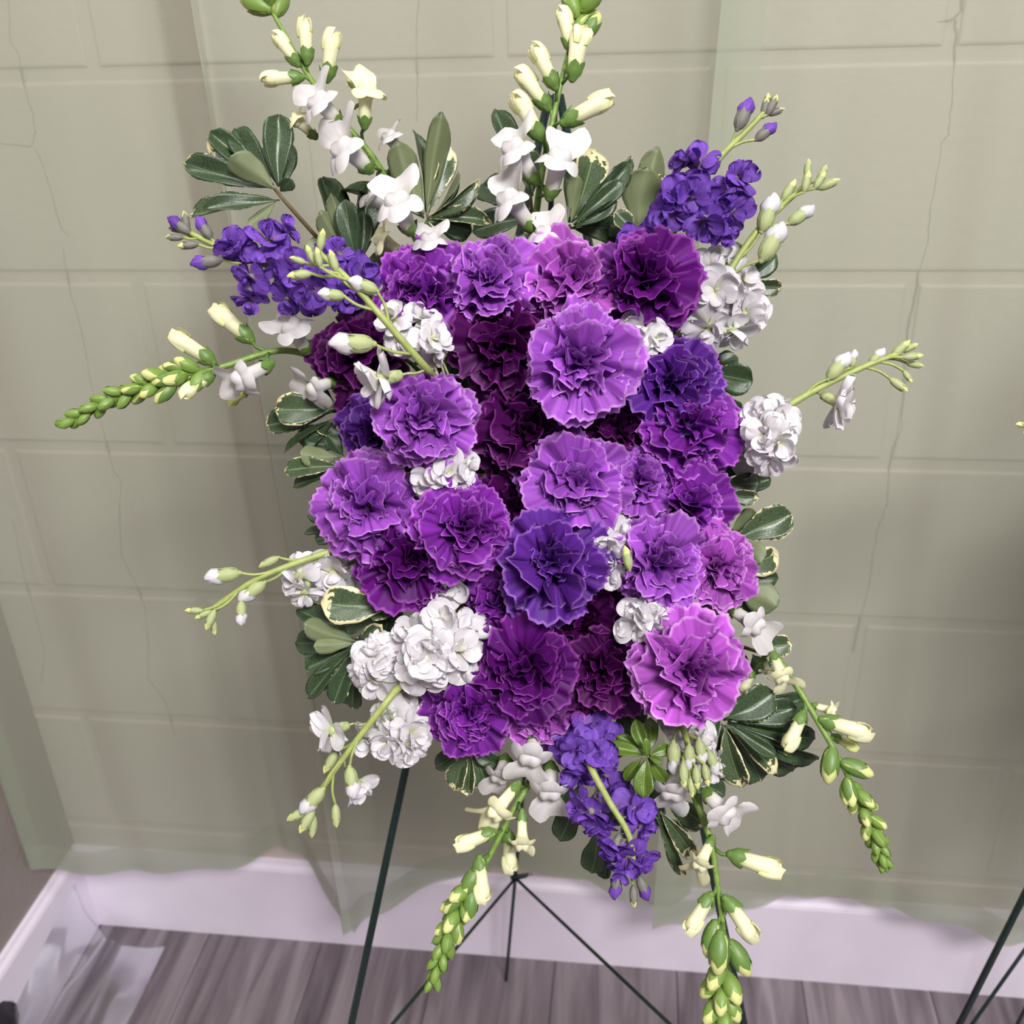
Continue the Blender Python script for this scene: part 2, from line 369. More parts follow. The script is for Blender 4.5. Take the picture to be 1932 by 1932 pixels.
# ------------------------------------------------------------------ the wire easels
def wire(name, pts, r, parent, k=8):
    V, F = tube(pts, r, k); return add(name, mesh(name, V, F), IRON, None, parent)
def easel(label, apex, fl, fr, bk, hubt, jl, jr, rest):
    e = thing('wire_easel', (apex.x, (fl.y+bk.y)/2, 0), label, 'easel', 'wire flower easels')
    wire('leg', [fl, lerp(fl, apex, .5), apex], .0034, e); wire('leg', [fr, lerp(fr, apex, .5), apex+Vector((.008, 0, 0))], .0034, e)
    mid = lerp(bk, apex, .5)+Vector((.012, -.004, 0))
    wire('leg', smooth_path([bk, mid, apex+Vector((.004, .01, 0))], 8), .0024, e)
    hub = smooth_path([bk, mid, apex], 20)[int(hubt*40)]
    wire('brace', [hub, jl], .0020, e); wire('brace', [hub, jr], .0020, e)
    V, F = tube([hub+Vector((-.006, -.003, .004)), hub+Vector((.004, -.002, .005)), hub+Vector((.014, -.001, .007)), hub+Vector((.017, 0, .009))], [.0032, .0036, .003, .002], 8)
    add('hub_clip', mesh('hub_clip', V, F), IRON, None, e)
    a, b = lerp(fl, apex, rest), lerp(fr, apex, rest)
    wire('cross_bar', [a, b], .0028, e)
    for p in (a, b): wire('rest_hook', smooth_path([p, p+Vector((0, -.05, -.004)), p+Vector((0, -.075, .012))], 5), .0026, e)
    return e
apex = on_y(1036, 180, -.2); FL = on_z(494, 2732, 0); FR = on_z(1591, 2832, 0); BK = on_z(955, 1852, 0)
for p in (FL, FR, BK): p.z += .003
def leg_at(foot, top, px, py):               # the point of a leg nearest the sight line of a pixel
    best = None
    for i in range(401):
        p = lerp(foot, top, i/400); v = p-CAM; d = v.dot(fw); x = 966+FPX*v.dot(RT)/d; y = 966-FPX*v.dot(UP)/d
        e = (x-px)**2+(y-py)**2
        if best is None or e < best[0]: best = (e, p)
    return best[1]
easel('dark green wire easel carrying the purple and white flower spray', apex, FL, FR, BK, .20, leg_at(FL, apex, 638, 2058), leg_at(FR, apex, 1436, 2095), .62)
def line2(py): return 1810 + .504*(1932-py)
FL2 = on_z(line2(2330), 2330, .003)
AP2 = min((on_y(line2(py), py, -.22) for py in range(-400, 1400, 5)), key=lambda p: abs(p.z-1.21))
easel('dark green wire easel cut off at the right edge of the view', AP2, FL2, Vector((FL2.x+.57, FL2.y+.03, .003)), on_z(1893, 1985, .003), .42, leg_at(FL2, AP2, 1752, 2048), Vector((FL2.x+.52, FL2.y+.06, .1)), .62)

# ------------------------------------------------------------------ flower meshes
def carnation_petal(kind, seed):
    r = random.Random(seed); nu, nv = 24, 6; V = []; UV = []; F = []
    A = {'outer': .80, 'mid': .86, 'inner': .95}[kind]; amp = {'outer': .07, 'mid': .10, 'inner': .16}[kind]
    k1 = r.uniform(2.2, 3.4); p1 = r.uniform(0, 6.28); k2 = r.uniform(5, 7.5); p2 = r.uniform(0, 6.28); k3 = r.uniform(1, 1.8); p3 = r.uniform(0, 6.28)
    curl = {'outer': r.uniform(-.22, -.02), 'mid': r.uniform(-.28, .02), 'inner': r.uniform(-.3, .15)}[kind]
    saw = [r.uniform(.008, .034) for _ in range(nu+1)]
    for j in range(nv+1):
        v = j/nv
        for i in range(nu+1):
            u = -1+2*i/nu
            lobe = 1 - .14*abs(u)**2.5 + .075*math.sin(k1*u*1.3+p3) + .03*math.sin(k2*u*1.7+p1)
            rr = v*lobe
            if j == nv: rr += saw[i]*(1 if i % 2 else -1)
            wd = .30+.70*min(1, v*1.5)
            a = u*A*wd
            x, y = rr*math.sin(a), rr*math.cos(a)
            z = amp*v**1.4*(math.sin(k1*math.pi*u+p1)+.55*math.sin(k2*math.pi*u*.8+p2)) + 1.3*amp*v*v*math.sin(k3*2*u+p3)
            z += curl*v*v + .10*math.sin(math.pi*v)*(1-u*u)
            V.append(Vector((x, y, z))); UV.append(((u+1)/2, v))
    for j in range(nv):
        for i in range(nu): a = j*(nu+1)+i; F.append((a, a+1, a+nu+2, a+nu+1))
    return mesh('carnation_petal', V, F, UV)
CP = {k: [carnation_petal(k, 100*n+s) for s in range(9)] for n, k in enumerate(('outer', 'mid', 'inner'))}
def lathe(prof, k=8, V=None, F=None, UV=None, bend=0, flat=1):   # (y, r) about local Y, optionally bent towards +Z
    V = [] if V is None else V; F = [] if F is None else F; b0 = len(V); ymax = prof[-1][0]
    for y, r in prof:
        for j in range(k):
            a = 2*math.pi*j/k; V.append(Vector((r*math.cos(a), y, r*math.sin(a)*flat + bend*(y/ymax)**2)))
            if UV is not None: UV.append((j/k, y/ymax))
    for i in range(len(prof)-1):
        for j in range(k): a = b0+i*k+j; b = b0+i*k+(j+1) % k; F.append((a, a+k, b+k, b))
    F.append(tuple(b0+j for j in range(k))); F.append(tuple(b0+(len(prof)-1)*k+j for j in reversed(range(k))))
    return V, F
def blade(w, l, seed, nu=6, nv=6, wave=.06, cup=0, curl=0, notch=0, base=.12, prof=None):   # a petal or sepal in XY, length along Y
    r = random.Random(seed); V = []; UV = []; F = []; p1 = r.uniform(0, 6.28); p2 = r.uniform(0, 6.28); k = r.uniform(1.1, 2.2)
    for j in range(nv+1):
        v = j/nv if prof else 1-(1-j/nv)**1.7
        if prof: wv = prof(v)
        else: wv = base + (1-base)*math.sin(min(1, v/.62)*math.pi/2)**1.2 if v < .62 else math.sqrt(max(0, 1-((v-.62)/.38)**2.3))
        wv = max(wv, .04)
        for i in range(nu+1):
            u = -1+2*i/nu; y = v*l*(1 - notch*(1-abs(u))*v*v) * (1 + .03*math.sin(5*u+p2)*v)
            z = wave*l*v*(math.sin(k*math.pi*u+p1)*.6 + .5*math.sin(2.6*u*k+v*4+p2)) + cup*w*u*u + curl*l*v*v
            V.append(Vector((u*wv*w/2, y, z))); UV.append(((u+1)/2, v*.97 if not 0 < i < nu else v))
    for j in range(nv):
        for i in range(nu): a = j*(nu+1)+i; F.append((a, a+1, a+nu+2, a+nu+1))
    return V, F, UV
def merged(parts, name):
    V = []; F = []; UV = []
    for (v, f, uv), M in parts:
        b = len(V); V += [M @ p for p in v]; UV += uv; F += [tuple(b+i for i in q) for q in f]
    return mesh(name, V, F, UV)
SP = [mesh('stock_petal', *blade(1.0, 1, 300+s, 8, 8, .065, r0, c0, .10)) for s, (r0, c0) in enumerate(((.1, -.15), (-.1, -.3), (.2, .05), (.05, -.4), (-.15, -.2), (.25, .15), (0, -.1), (.15, -.35)))]
def euler(rx=0, ry=0, rz=0): return Matrix.Rotation(rz, 4, 'Z') @ Matrix.Rotation(ry, 4, 'Y') @ Matrix.Rotation(rx, 4, 'X')
# stock bud of unit length along +Y: calyx of four sepals, petals rolled to a tip
def stock_bud_tip(seed):
    V, F = lathe([(.4, .14), (.6, .178), (.76, .165), (.88, .115), (.96, .06), (1.0, .015)], 10); r = random.Random(seed)
    V = [p+Vector((p.x*.25*math.sin(p.y*9+i), .02*math.sin(i*1.9), p.z*.2*math.cos(i*2.1))) for i, p in enumerate(V)]
    UV = [(i % 10/10, .3+.6*p.y) for i, p in enumerate(V)]
    parts = [((V, F, UV), Matrix.Identity(4))]
    for k in range(3):
        parts.append((blade(.3, .52, seed+k, 5, 5, .05, -.35, -.16), Matrix.Rotation(k*2.1+.5, 4, 'Y') @ Matrix.Translation((0, .42, .165)) @ euler(-.05)))
    return merged(parts, 'petal_tip')
SBT = [stock_bud_tip(540+10*i) for i in range(3)]
# snapdragon pieces, unit length tube along +Y, +Z towards the upper lip
def snap_tube():
    V, F = lathe([(0, .10), (.12, .17), (.35, .185), (.6, .20), (.85, .25), (1.0, .27)], 12, flat=.85, bend=.03)
    F = F[:-1]; return mesh('snap_tube', V, F, [(i % 12/12, .15+.6*p.y) for i, p in enumerate(V)])
ST = snap_tube()
def lip_prof(v): return (.55+.45*math.sin(min(1, v*1.5)*math.pi/2))*(1 if v < .75 else math.sqrt(max(.02, 1-((v-.75)/.25)**2*.75)))
def flare(a0, a1, length, out, bend, seed, wave, nu=16, nv=6, r0=.27, zs=.85):
    r = random.Random(seed); p1, p2 = r.uniform(0, 6.28), r.uniform(0, 6.28); V = []; UV = []; F = []
    for j in range(nv+1):
        v = j/nv
        for i in range(nu+1):
            u = i/nu; a = a0+(a1-a0)*u; m = Vector((r0*math.sin(a), .97, r0*math.cos(a)*zs+.03)); L = length(u)
            d = Vector(out(a, u)); p = m + d*L*v + Vector(bend(a, u))*L*v*v
            p += Vector((0, 1, .3))*wave*v*(math.sin(u*9+p1)+.6*math.sin(u*17+p2)*v)
            V.append(p); UV.append((u, .3+.69*v))
    for j in range(nv):
        for i in range(nu): a = j*(nu+1)+i; F.append((a, a+1, a+nu+2, a+nu+1))
    return V, F, UV
def upper_lip(seed, s=1.0):
    r = random.Random(seed); back = r.uniform(-.35, -.05); sp = r.uniform(.40, .62)
    f = flare(-1.45, 1.45, lambda u: s*.76*(.42+.58*math.sin(math.pi*min(1, max(0, u)))**.6)*(1-.26*math.exp(-((u-.5)/.08)**2)),
              lambda a, u: (math.sin(a)*sp, .86, .42*math.cos(a*.55)), lambda a, u: (math.sin(a)*.16, back, .10+.2*math.cos(a)), seed, .075*s)
    return merged([(f, Matrix.Identity(4))], 'upper_lip')
def lower_lip(seed, s=1.0):
    r = random.Random(seed); parts = []
    V = []; F = []; UV = []; n, k = 7, 12                 # the swollen palate: two rounded humps side by side
    for i in range(n+1):
        th = math.pi*i/n
        for j in range(k):
            ph = 2*math.pi*j/k; x = .31*math.sin(th)*math.cos(ph); hump = 1-.38*math.exp(-(x/.07)**2)*max(0, math.sin(ph))
            V.append(Vector((x, 1.02+.30*math.sin(th)*math.sin(ph)*hump, -.03+.26*math.cos(th)))); UV.append((j/k, .25+.5*i/n))
    for i in range(n):
        for j in range(k): a = i*k+j; b = i*k+(j+1) % k; F.append((a, b, b+k, a+k))
    parts.append(((V, F, UV), Matrix.Translation((0, -.02, 0)) @ euler(-.05)))
    dn = r.uniform(.25, .6)
    f = flare(1.55, 2*math.pi-1.55, lambda u: s*.66*(.70+.30*abs(math.sin(3*math.pi*u))**.6)*(.66+.34*math.sin(math.pi*u)),
              lambda a, u: (math.sin(a)*.50, .52, .80*math.cos(a)), lambda a, u: (math.sin(a)*.12, -.80, -.12*dn), seed+5, .05*s, 24)
    parts.append((f, Matrix.Identity(4)))
    return merged(parts, 'lower_lip')
UL = [upper_lip(700+7*i, 1+.08*i) for i in range(4)]; LL = [lower_lip(760+31*i) for i in range(4)]
def snap_half(seed):                         # a floret about to open: tube, swollen nose, folded hood
    r = random.Random(seed); bd = r.uniform(-.06, .12)
    V, F = lathe([(0, .08), (.1, .145), (.35, .16), (.6, .175), (.78, .20), (.92, .185), (1.0, .11), (1.03, .03)], 12, bend=bd, flat=.9)
    UV = [(i % 12/12, min(.99, max(.05, p.y*.96))) for i, p in enumerate(V)]
    parts = [((V, F, UV), Matrix.Identity(4))]
    parts.append((blade(.40, .46, seed+3, 6, 5, .05, -.5, -.34, 0, .7, lip_prof), Matrix.Translation((0, .62, .20+bd*.4)) @ euler(.22)))
    for sx in (-1, 1): parts.append((blade(.24, .34, seed+5+sx, 5, 4, .08, -.4, -.25, 0, .7, lip_prof), Matrix.Translation((sx*.06, .70, -.17+bd*.4)) @ Matrix.Rotation(math.pi+sx*.5, 4, 'Y') @ euler(.16)))
    return merged(parts, 'half_open')
SH = [snap_half(820+11*i) for i in range(4)]
def prof_r(prof, y):
    for (y0, r0), (y1, r1) in zip(prof, prof[1:]):
        if y <= y1: return r0+(r1-r0)*(y-y0)/max(1e-6, y1-y0)
    return prof[-1][1]
def sepals(seed, prof, n, l, wide, lift=1.07, tip_out=.05, bend=0):
    r = random.Random(seed); parts = []; nu, nv = 4, 6
    for k in range(n):
        a0 = 2*math.pi*(k+r.uniform(-.12, .12))/n; ll = l*r.uniform(.82, 1.1); V = []; UV = []; F = []
        for j in range(nv+1):
            v = j/nv; wv = (.75+.35*math.sin(min(1, v/.5)*math.pi/2)) if v < .5 else 1.1*math.cos((v-.5)/.5*math.pi/2)**.7+.03
            for i in range(nu+1):
                u = -1+2*i/nu; y = -.02+ll*v; rr = max(.05, prof_r(prof, max(0, y)))*(lift+.03*(1-u*u)) + tip_out*v**3
                a = a0+u*wv*wide; V.append(Vector((rr*math.sin(a), y, rr*math.cos(a)+bend*max(0, y)**2))); UV.append(((u+1)/2, v))
        for j in range(nv):
            for i in range(nu): a = j*(nu+1)+i; F.append((a, a+1, a+nu+2, a+nu+1))
        parts.append(((V, F, UV), Matrix.Identity(4)))
    V, F = lathe([(-.09, .035), (-.04, prof[0][1]*1.05), (.02, prof[0][1]*1.15)], 8); parts.append(((V, F, [(0, 0)]*len(V)), Matrix.Identity(4)))
    return merged(parts, 'calyx')
PF_TUBE = [(0, .10), (.12, .17), (.35, .185), (.6, .20)]
PF_HALF = [(0, .08), (.1, .145), (.35, .16), (.6, .175)]
PF_BUD = [(0, .14), (.15, .25), (.45, .30), (.75, .25), (.93, .14), (1.0, .03)]
PF_SB = [(0, .07), (.06, .145), (.25, .20), (.5, .20), (.74, .165), (.9, .11)]
def stock_bud_calyx(seed):
    V, F = lathe([(0, .07), (.06, .14), (.25, .193), (.5, .195), (.62, .18)], 8)
    base = ((V, F, [(0, 0)]*len(V)), Matrix.Identity(4)); sep = sepals(seed, PF_SB, 4, .80, .74, 1.05, .015)
    o = ([v.co.copy() for v in sep.vertices], [tuple(p.vertices) for p in sep.polygons], [(0, 0)]*len(sep.vertices))
    return merged([base, (o, Matrix.Identity(4))], 'calyx')
SBC = [stock_bud_calyx(500+10*i) for i in range(3)]
SC = [sepals(900+9*i, PF_TUBE, 5, .34, .62, 1.08, .05) for i in range(3)]
SCH = [sepals(920+9*i, PF_HALF, 5, .36, .62, 1.10, .04) for i in range(3)]
SCB = [sepals(940+9*i, PF_BUD, 4, .84, .74, 1.06, .02) for i in range(4)]
SCG = [sepals(960+9*i, PF_BUD, 3, 1.02, .85, 1.06, .03) for i in range(4)]
def green_bud():
    V, F = lathe([(0, .14), (.15, .25), (.45, .30), (.75, .25), (.93, .14), (1.0, .03)], 10)
    return mesh('bud', V, F, [(i % 10/10, p.y*.95) for i, p in enumerate(V)])
GB = green_bud()
def leaf_mesh(seed, arch, fold):
    r = random.Random(seed); nu, nv = 8, 14; V = []; UV = []; F = []; FM = []; p1 = r.uniform(0, 6.28); tw = r.uniform(-.25, .25); bendx = r.uniform(-.06, .06)
    for side in (0, 1):
        for j in range(nv+1):
            v = j/nv
            wv = (v**.95)*(max(0, 1-v**3.3))**.62*1.33 if v > .1 else .055+v*.25
            wv = max(wv, .03 if v < .97 else .06)
            for i in range(nu+1):
                u = -1+2*i/nu
                edge = 1+(.05*math.sin(v*17+p1+(2 if u < 0 else 0)) if abs(u) > .99 and v > .35 else 0)
                x = u*wv*.5*edge + bendx*math.sin(math.pi*v)
                z = -arch*v*v + fold*abs(u)*wv*.5 + tw*u*v*wv*.5 + .02*math.sin(v*9+u*3+p1)*v
                V.append(Vector((x, v, z - (.009 if side else 0)*(1-.6*abs(u))))); UV.append(((u+1)/2, v))
    n1 = (nu+1)*(nv+1)
    for side in (0, 1):
        for j in range(nv):
            for i in range(nu):
                a = side*n1+j*(nu+1)+i; q = (a, a+1, a+nu+2, a+nu+1); F.append(q if not side else q[::-1]); FM.append(side)
    rim = [i for i in range(nu+1)] + [j*(nu+1)+nu for j in range(1, nv+1)] + [nv*(nu+1)+i for i in range(nu-1, -1, -1)] + [j*(nu+1) for j in range(nv-1, 0, -1)]
    for a, b in zip(rim, rim[1:]+rim[:1]): F.append((b, a, a+n1, b+n1)); FM.append(0)
    return mesh('leaf', V, F, UV, True, FM)
LM = [leaf_mesh(1000+i, a, f) for i, (a, f) in enumerate(((.12, .25), (.22, .4), (.05, .3), (.3, .2), (-.08, .35), (.16, .1)))]
LMC = [leaf_mesh(1050+i, a, f) for i, (a, f) in enumerate(((.5, .3), (.6, .2), (.42, .5)))]      # strongly curled ones

# ------------------------------------------------------------------ flower builders
FOAMC = W(985, 900, .15)
def to_foam(p, back=.10):                    # where a stem that leaves the spray at p enters the foam
    q = FOAMC + (p-FOAMC)*.28; return q
def carnation(px, py, R, tone, tilt, dz, label, bloom=1.0, foam=None):
    c = W(px, py, dz); k = K(dz); Rm = R*k*.95
    n = ((CAM-c).normalized() + RT*tilt[0] + UP*tilt[1]).normalized()
    root = thing('carnation', c, label, 'carnation', 'purple carnations of the spray')
    sp = rnd.uniform(0, 6.28); base = c - n*Rm*.52; mt = CARN[tone]
    whorls = [('outer', 5, 1.52, 1.06), ('outer', 6, 1.25, 1.08), ('mid', 6, 1.0, 1.05), ('mid', 5, .78, .98), ('inner', 6, .56, .90), ('inner', 5, .34, .80), ('inner', 4, .14, .68)]
    n0 = n
    ax = n.orthogonal().normalized(); ay = n.cross(ax)
    for wi, (kind, cnt, op, ln) in enumerate(whorls):
        n = (n0 + (RT*rnd.uniform(-.14, .14)+UP*rnd.uniform(-.14, .14))*(wi/3)).normalized(); ax = n.orthogonal().normalized(); ay = n.cross(ax)
        for i in range(cnt):
            a = sp + wi*1.7 + 2*math.pi*(i+rnd.uniform(-.25, .25))/cnt
            o2 = op*bloom + rnd.uniform(-.2, .2); L = ln*Rm*rnd.uniform(.78, 1.13)
            rad = ax*math.cos(a)+ay*math.sin(a)
            y = n*math.cos(o2) + rad*math.sin(o2); z = n*math.sin(o2) - rad*math.cos(o2)
            if kind == 'inner': z = z*math.cos(j0 := rnd.uniform(-1.1, 1.1)) + y.cross(z)*math.sin(j0)
            off = base + rad*Rm*.10 + n*Rm*.04*wi
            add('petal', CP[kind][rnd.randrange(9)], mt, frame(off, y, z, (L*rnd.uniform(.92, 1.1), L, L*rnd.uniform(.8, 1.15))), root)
    n = n0
    V, F = lathe([(0, .05), (.1, .13), (.5, .17), (.85, .19), (1, .16)], 10)
    add('calyx', mesh('calyx', V, F), CALYX, frame(base-n*Rm*.62, n, ax, (Rm*.9, Rm*.66, Rm*.9)), root)
    s0 = base-n*Rm*.6; s1 = to_foam(s0) if foam is None else foam
    V, F = tube(smooth_path([s0, s0-n*.03, s1], 4), .0019, 6); add('stem', mesh('stem', V, F), CALYX, None, root)
    return root
def floret(root, c, n, Rm, col, ped_from, calyx_mat, npet=11, half=False):
    n = n.normalized(); back = c - n*Rm*.55
    # the floret's own piece: calyx tube and stalk
    V, F = lathe([(0, .05), (.06, .17), (.3, .21), (.75, .22), (1, .25)], 8)
    M = frame(back-n*Rm*.62, n, n.orthogonal(), (Rm, Rm*.85, Rm)); V = [M @ p for p in V]
    e = back-n*Rm*.6
    tube(smooth_path([ped_from, lerp(ped_from, e, .5)+(e-ped_from).orthogonal()*.05, e-n*Rm*.2, e], 3), .0009, 5, V, F)
    part = add('floret', mesh('floret', V, F), calyx_mat, None, root)
    ax = n.orthogonal().normalized(); ay = n.cross(ax); sp = rnd.uniform(0, 6.28)
    wh = [(5, 1.40, 1.02), (4, .90, .88), (2, .4, .62)] if not half else [(4, .75, .95), (4, .4, .85)]
    for wi, (cnt, op, ln) in enumerate(wh):
        for i in range(cnt):
            a = sp+wi*1.1+2*math.pi*(i+rnd.uniform(-.25, .25))/cnt; o2 = op+rnd.uniform(-.34, .28); L = Rm*ln*rnd.uniform(.8, 1.12)
            rad = ax*math.cos(a)+ay*math.sin(a); y = n*math.cos(o2)+rad*math.sin(o2); z = n*math.sin(o2)-rad*math.cos(o2)
            j0 = rnd.uniform(-.35, .35); z = z*math.cos(j0)+y.cross(z)*math.sin(j0)
            add('petal', SP[rnd.randrange(8)], STOCK[col], frame(back+n*Rm*.12*wi, y, z, (L*1.02, L*1.08, L)), part)
    return part
def vdir(dx, dy, toward, p): return (RT*dx - UP*dy + (CAM-p).normalized()*toward).normalized()
def nearest(path, p, lo=0.0):
    n = len(path); i0 = int(lo*(n-1)); return min(range(i0, n), key=lambda i: (path[i]-p).length)
def stock(label, pts, col, florets, buds, group, calm=None, r0=.0029, root_to=None):
    calm = calm or (SAGE if col == 'w' else SAGED)
    P = [W(*q) for q in pts]; rf = root_to or to_foam(P[0])
    path = smooth_path(P, 6); n = len(path)
    root = thing('stock_stem', P[0], label, 'stock flower', group)
    full = smooth_path([rf]+P, 6); V, F = tube(full, [lerp(r0, r0*.6, i/(len(full)-1)) for i in range(len(full))], 8)
    add('stem', mesh('stem', V, F), STALK, None, root)
    for q in florets:                        # px, py, dz, radius px, dir (dx, dy, toward)
        px, py, dz, R, dr = q[:5]; c = W(px, py, dz); Rm = R*K(dz); nn = vdir(*dr, c)
        i = nearest(full, c-nn*Rm*1.1); i = max(0, i-2)
        floret(root, c, nn, Rm*(1 if col == 'w' else .88), col, full[i], calm, half=len(q) > 5)
    for q in buds:                           # px, py (middle), dz, length px, dir (dx, dy), show: 0 green, 1 petals at the tip
        px, py, dz, ln, dr, show = q; c = W(px, py, dz); L = ln*K(dz); d = vdir(dr[0], dr[1], .12, c)
        b = c-d*L*.5; i = nearest(full, b-d*L*.3); i = max(0, i-3); s = full[i]
        V, F = tube(smooth_path([s, lerp(s, b, .55)+(b-s).orthogonal()*.06, b], 4), [.0011]*9 if False else .0010, 5)
        part = add('bud', mesh('bud', V, F), STALK, None, root)
        zz = (CAM-c).normalized(); wsc = L*(1.0 if show else .85)
        M = frame(b, d, zz, (wsc, L*(1 if not show else .92), wsc))
        add('calyx', SBC[rnd.randrange(3)], calm, M, part)
        add('petal_tip', SBT[rnd.randrange(3)], STOCK[col] if show else BUDY, frame(b, d, zz, (wsc*(1.2 if show else .9), L*(1 if show else .92), wsc*(1.2 if show else .9))), part)
    return root
def snapdragon(label, pts, florets, bud_range, group='white snapdragons of the spray', nb=14, b0=44, b1=20, r0=.0030):
    P = [W(*q) for q in pts]; full = smooth_path([to_foam(P[0])]+P, 7); n = len(full)
    root = thing('snapdragon_stem', P[0], label, 'snapdragon', group)
    V, F = tube(full, [lerp(r0, r0*.42, i/(n-1)) for i in range(n)], 8); add('stem', mesh('stem', V, F), GREEN, None, root)
    def growth(i): return (full[min(i+1, n-1)]-full[max(i-1, 0)]).normalized()
    for q in florets:                        # base px, base py, tip px, tip py, kind, dz, toward, scale of the lips
        bx, by, tx, ty, kind, dz, tow = q[:7]; ls = q[7] if len(q) > 7 else 1.0
        b = W(bx, by, dz); L = math.hypot(tx-bx, ty-by)*K(dz); d = vdir((tx-bx)/math.hypot(tx-bx, ty-by), (ty-by)/math.hypot(tx-bx, ty-by), tow, b)
        L = L*min(1.15, math.sqrt(1+tow*tow))
        i = nearest(full, b); g = growth(i); zup = g*.8 + UP*.35*(1 if g.dot(UP) > 0 else .4) + (CAM-b).normalized()*.15
        if kind in 'oc': zup = g*.30 - (CAM-b).normalized()*.75 + UP*.25
        zup = zup + d.cross(zup)*rnd.uniform(-.35, .35)
        ped = tube([full[max(0, i-1)], lerp(full[i], b, .5), b+d*L*.02], [.0014, .0013, .0016], 6)
        if kind == 'o' or kind == 'c':
            mt = SNAP if kind == 'o' else CREAM
            M = frame(b, d, zup, (L*ls, L, L*ls)); part = add('floret', ST, mt, M, root)
            add('upper_lip', UL[rnd.randrange(4)], mt, M, part); add('lower_lip', LL[rnd.randrange(4)], mt, M, part)
            add('calyx', SC[rnd.randrange(3)], CALYX, frame(b, d, zup, (L*ls*1.03, L, L*ls*1.03)), part)
            add('stalk', mesh('stalk', *ped), CALYX, None, part)
        elif kind == 'h':
            part = add('floret', SH[rnd.randrange(4)], CREAM if L > .022 else BUDY, frame(b, d, zup, (L*1.1*ls, L, L*1.1*ls)), root)
            add('calyx', SCH[rnd.randrange(3)], CALYX, frame(b, d, zup, (L*1.1*ls, L, L*1.1*ls)), part)
            add('stalk', mesh('stalk', *ped), CALYX, None, part)
        else:
            part = add('bud', GB, BUDY, frame(b, d, zup, (L*.85, L, L*.85)), root)
            add('calyx', SCB[rnd.randrange(4)], CALYX, frame(b, d, zup, (L*.85, L, L*.85)), part)
            add('stalk', mesh('stalk', *ped), CALYX, None, part)
    lo, hi = bud_range
    nb = int(nb*1.3)
    for k in range(nb):
        t = k/(nb-1); f = lerp(lo, hi, t**.85); x = f*(n-1); i = min(int(x), n-2); p = lerp(full[i], full[i+1], x-i); g = growth(i)
        a = k*2.4; ax = g.orthogonal().normalized(); ay = g.cross(ax); rad = ax*math.cos(a)+ay*math.sin(a)
        L = lerp(b0, b1, t)*K()*rnd.uniform(.98, 1.22); d = (rad*lerp(.85, .35, t)+g).normalized(); b = p+rad*.0014
        part = add('bud', GB, BUDY if t < .45 else GREEN, frame(b, d, g, (L*.92, L, L*.92)), root)
        add('calyx', (SCB if t < .4 else SCG)[rnd.randrange(4)], GREEN, frame(b, d, g, (L*.94, L, L*.94)), part)
    return root
def sprig(label, stem, leaves, mat=None, group='sprigs of variegated greenery', twig=TWIG, foam=None, r=.0017):
    # stem: list of (px, py, dz), tip first node; leaves: base px, py, tip px, tip py, width px, dz base, dz tip, roll, style
    P = [W(*q) for q in stem]; root = thing('greenery_sprig', P[-1], label, 'greenery', group)
    full = smooth_path(list(reversed(P)), 5); full = [to_foam(P[-1]) if foam is None else foam] + full
    V, F = tube(full, [lerp(r, r*.7, i/(len(full)-1)) for i in range(len(full))], 6); add('stem', mesh('stem', V, F), twig, None, root)
    for q in leaves:
        bx, by, tx, ty, wd, d0, d1, roll = q[:8]; st = q[8] if len(q) > 8 else ''
        b, t = W(bx, by, d0), W(tx, ty, d1); y = (t-b)*(1 if mat is None else .86); L = y.length; vw = (CAM-b).normalized()
        sd = y.normalized().cross(vw); zn = vw*math.cos(roll)+sd*math.sin(roll)
        if 'u' in st: zn = -zn                # underside turned to the viewer
        me = (LMC if 'c' in st or (mat is not None and rnd.random() < .5) else LM)[rnd.randrange(3)]
        m = mat or (LEAFV if 'v' in st else LEAF)
        add('leaf', me, [m, LEAFU if mat is None else mat], frame(b, y, zn, (wd*K(d0)*(1.28 if mat is None else 1.15), L, L)), root)
    return root

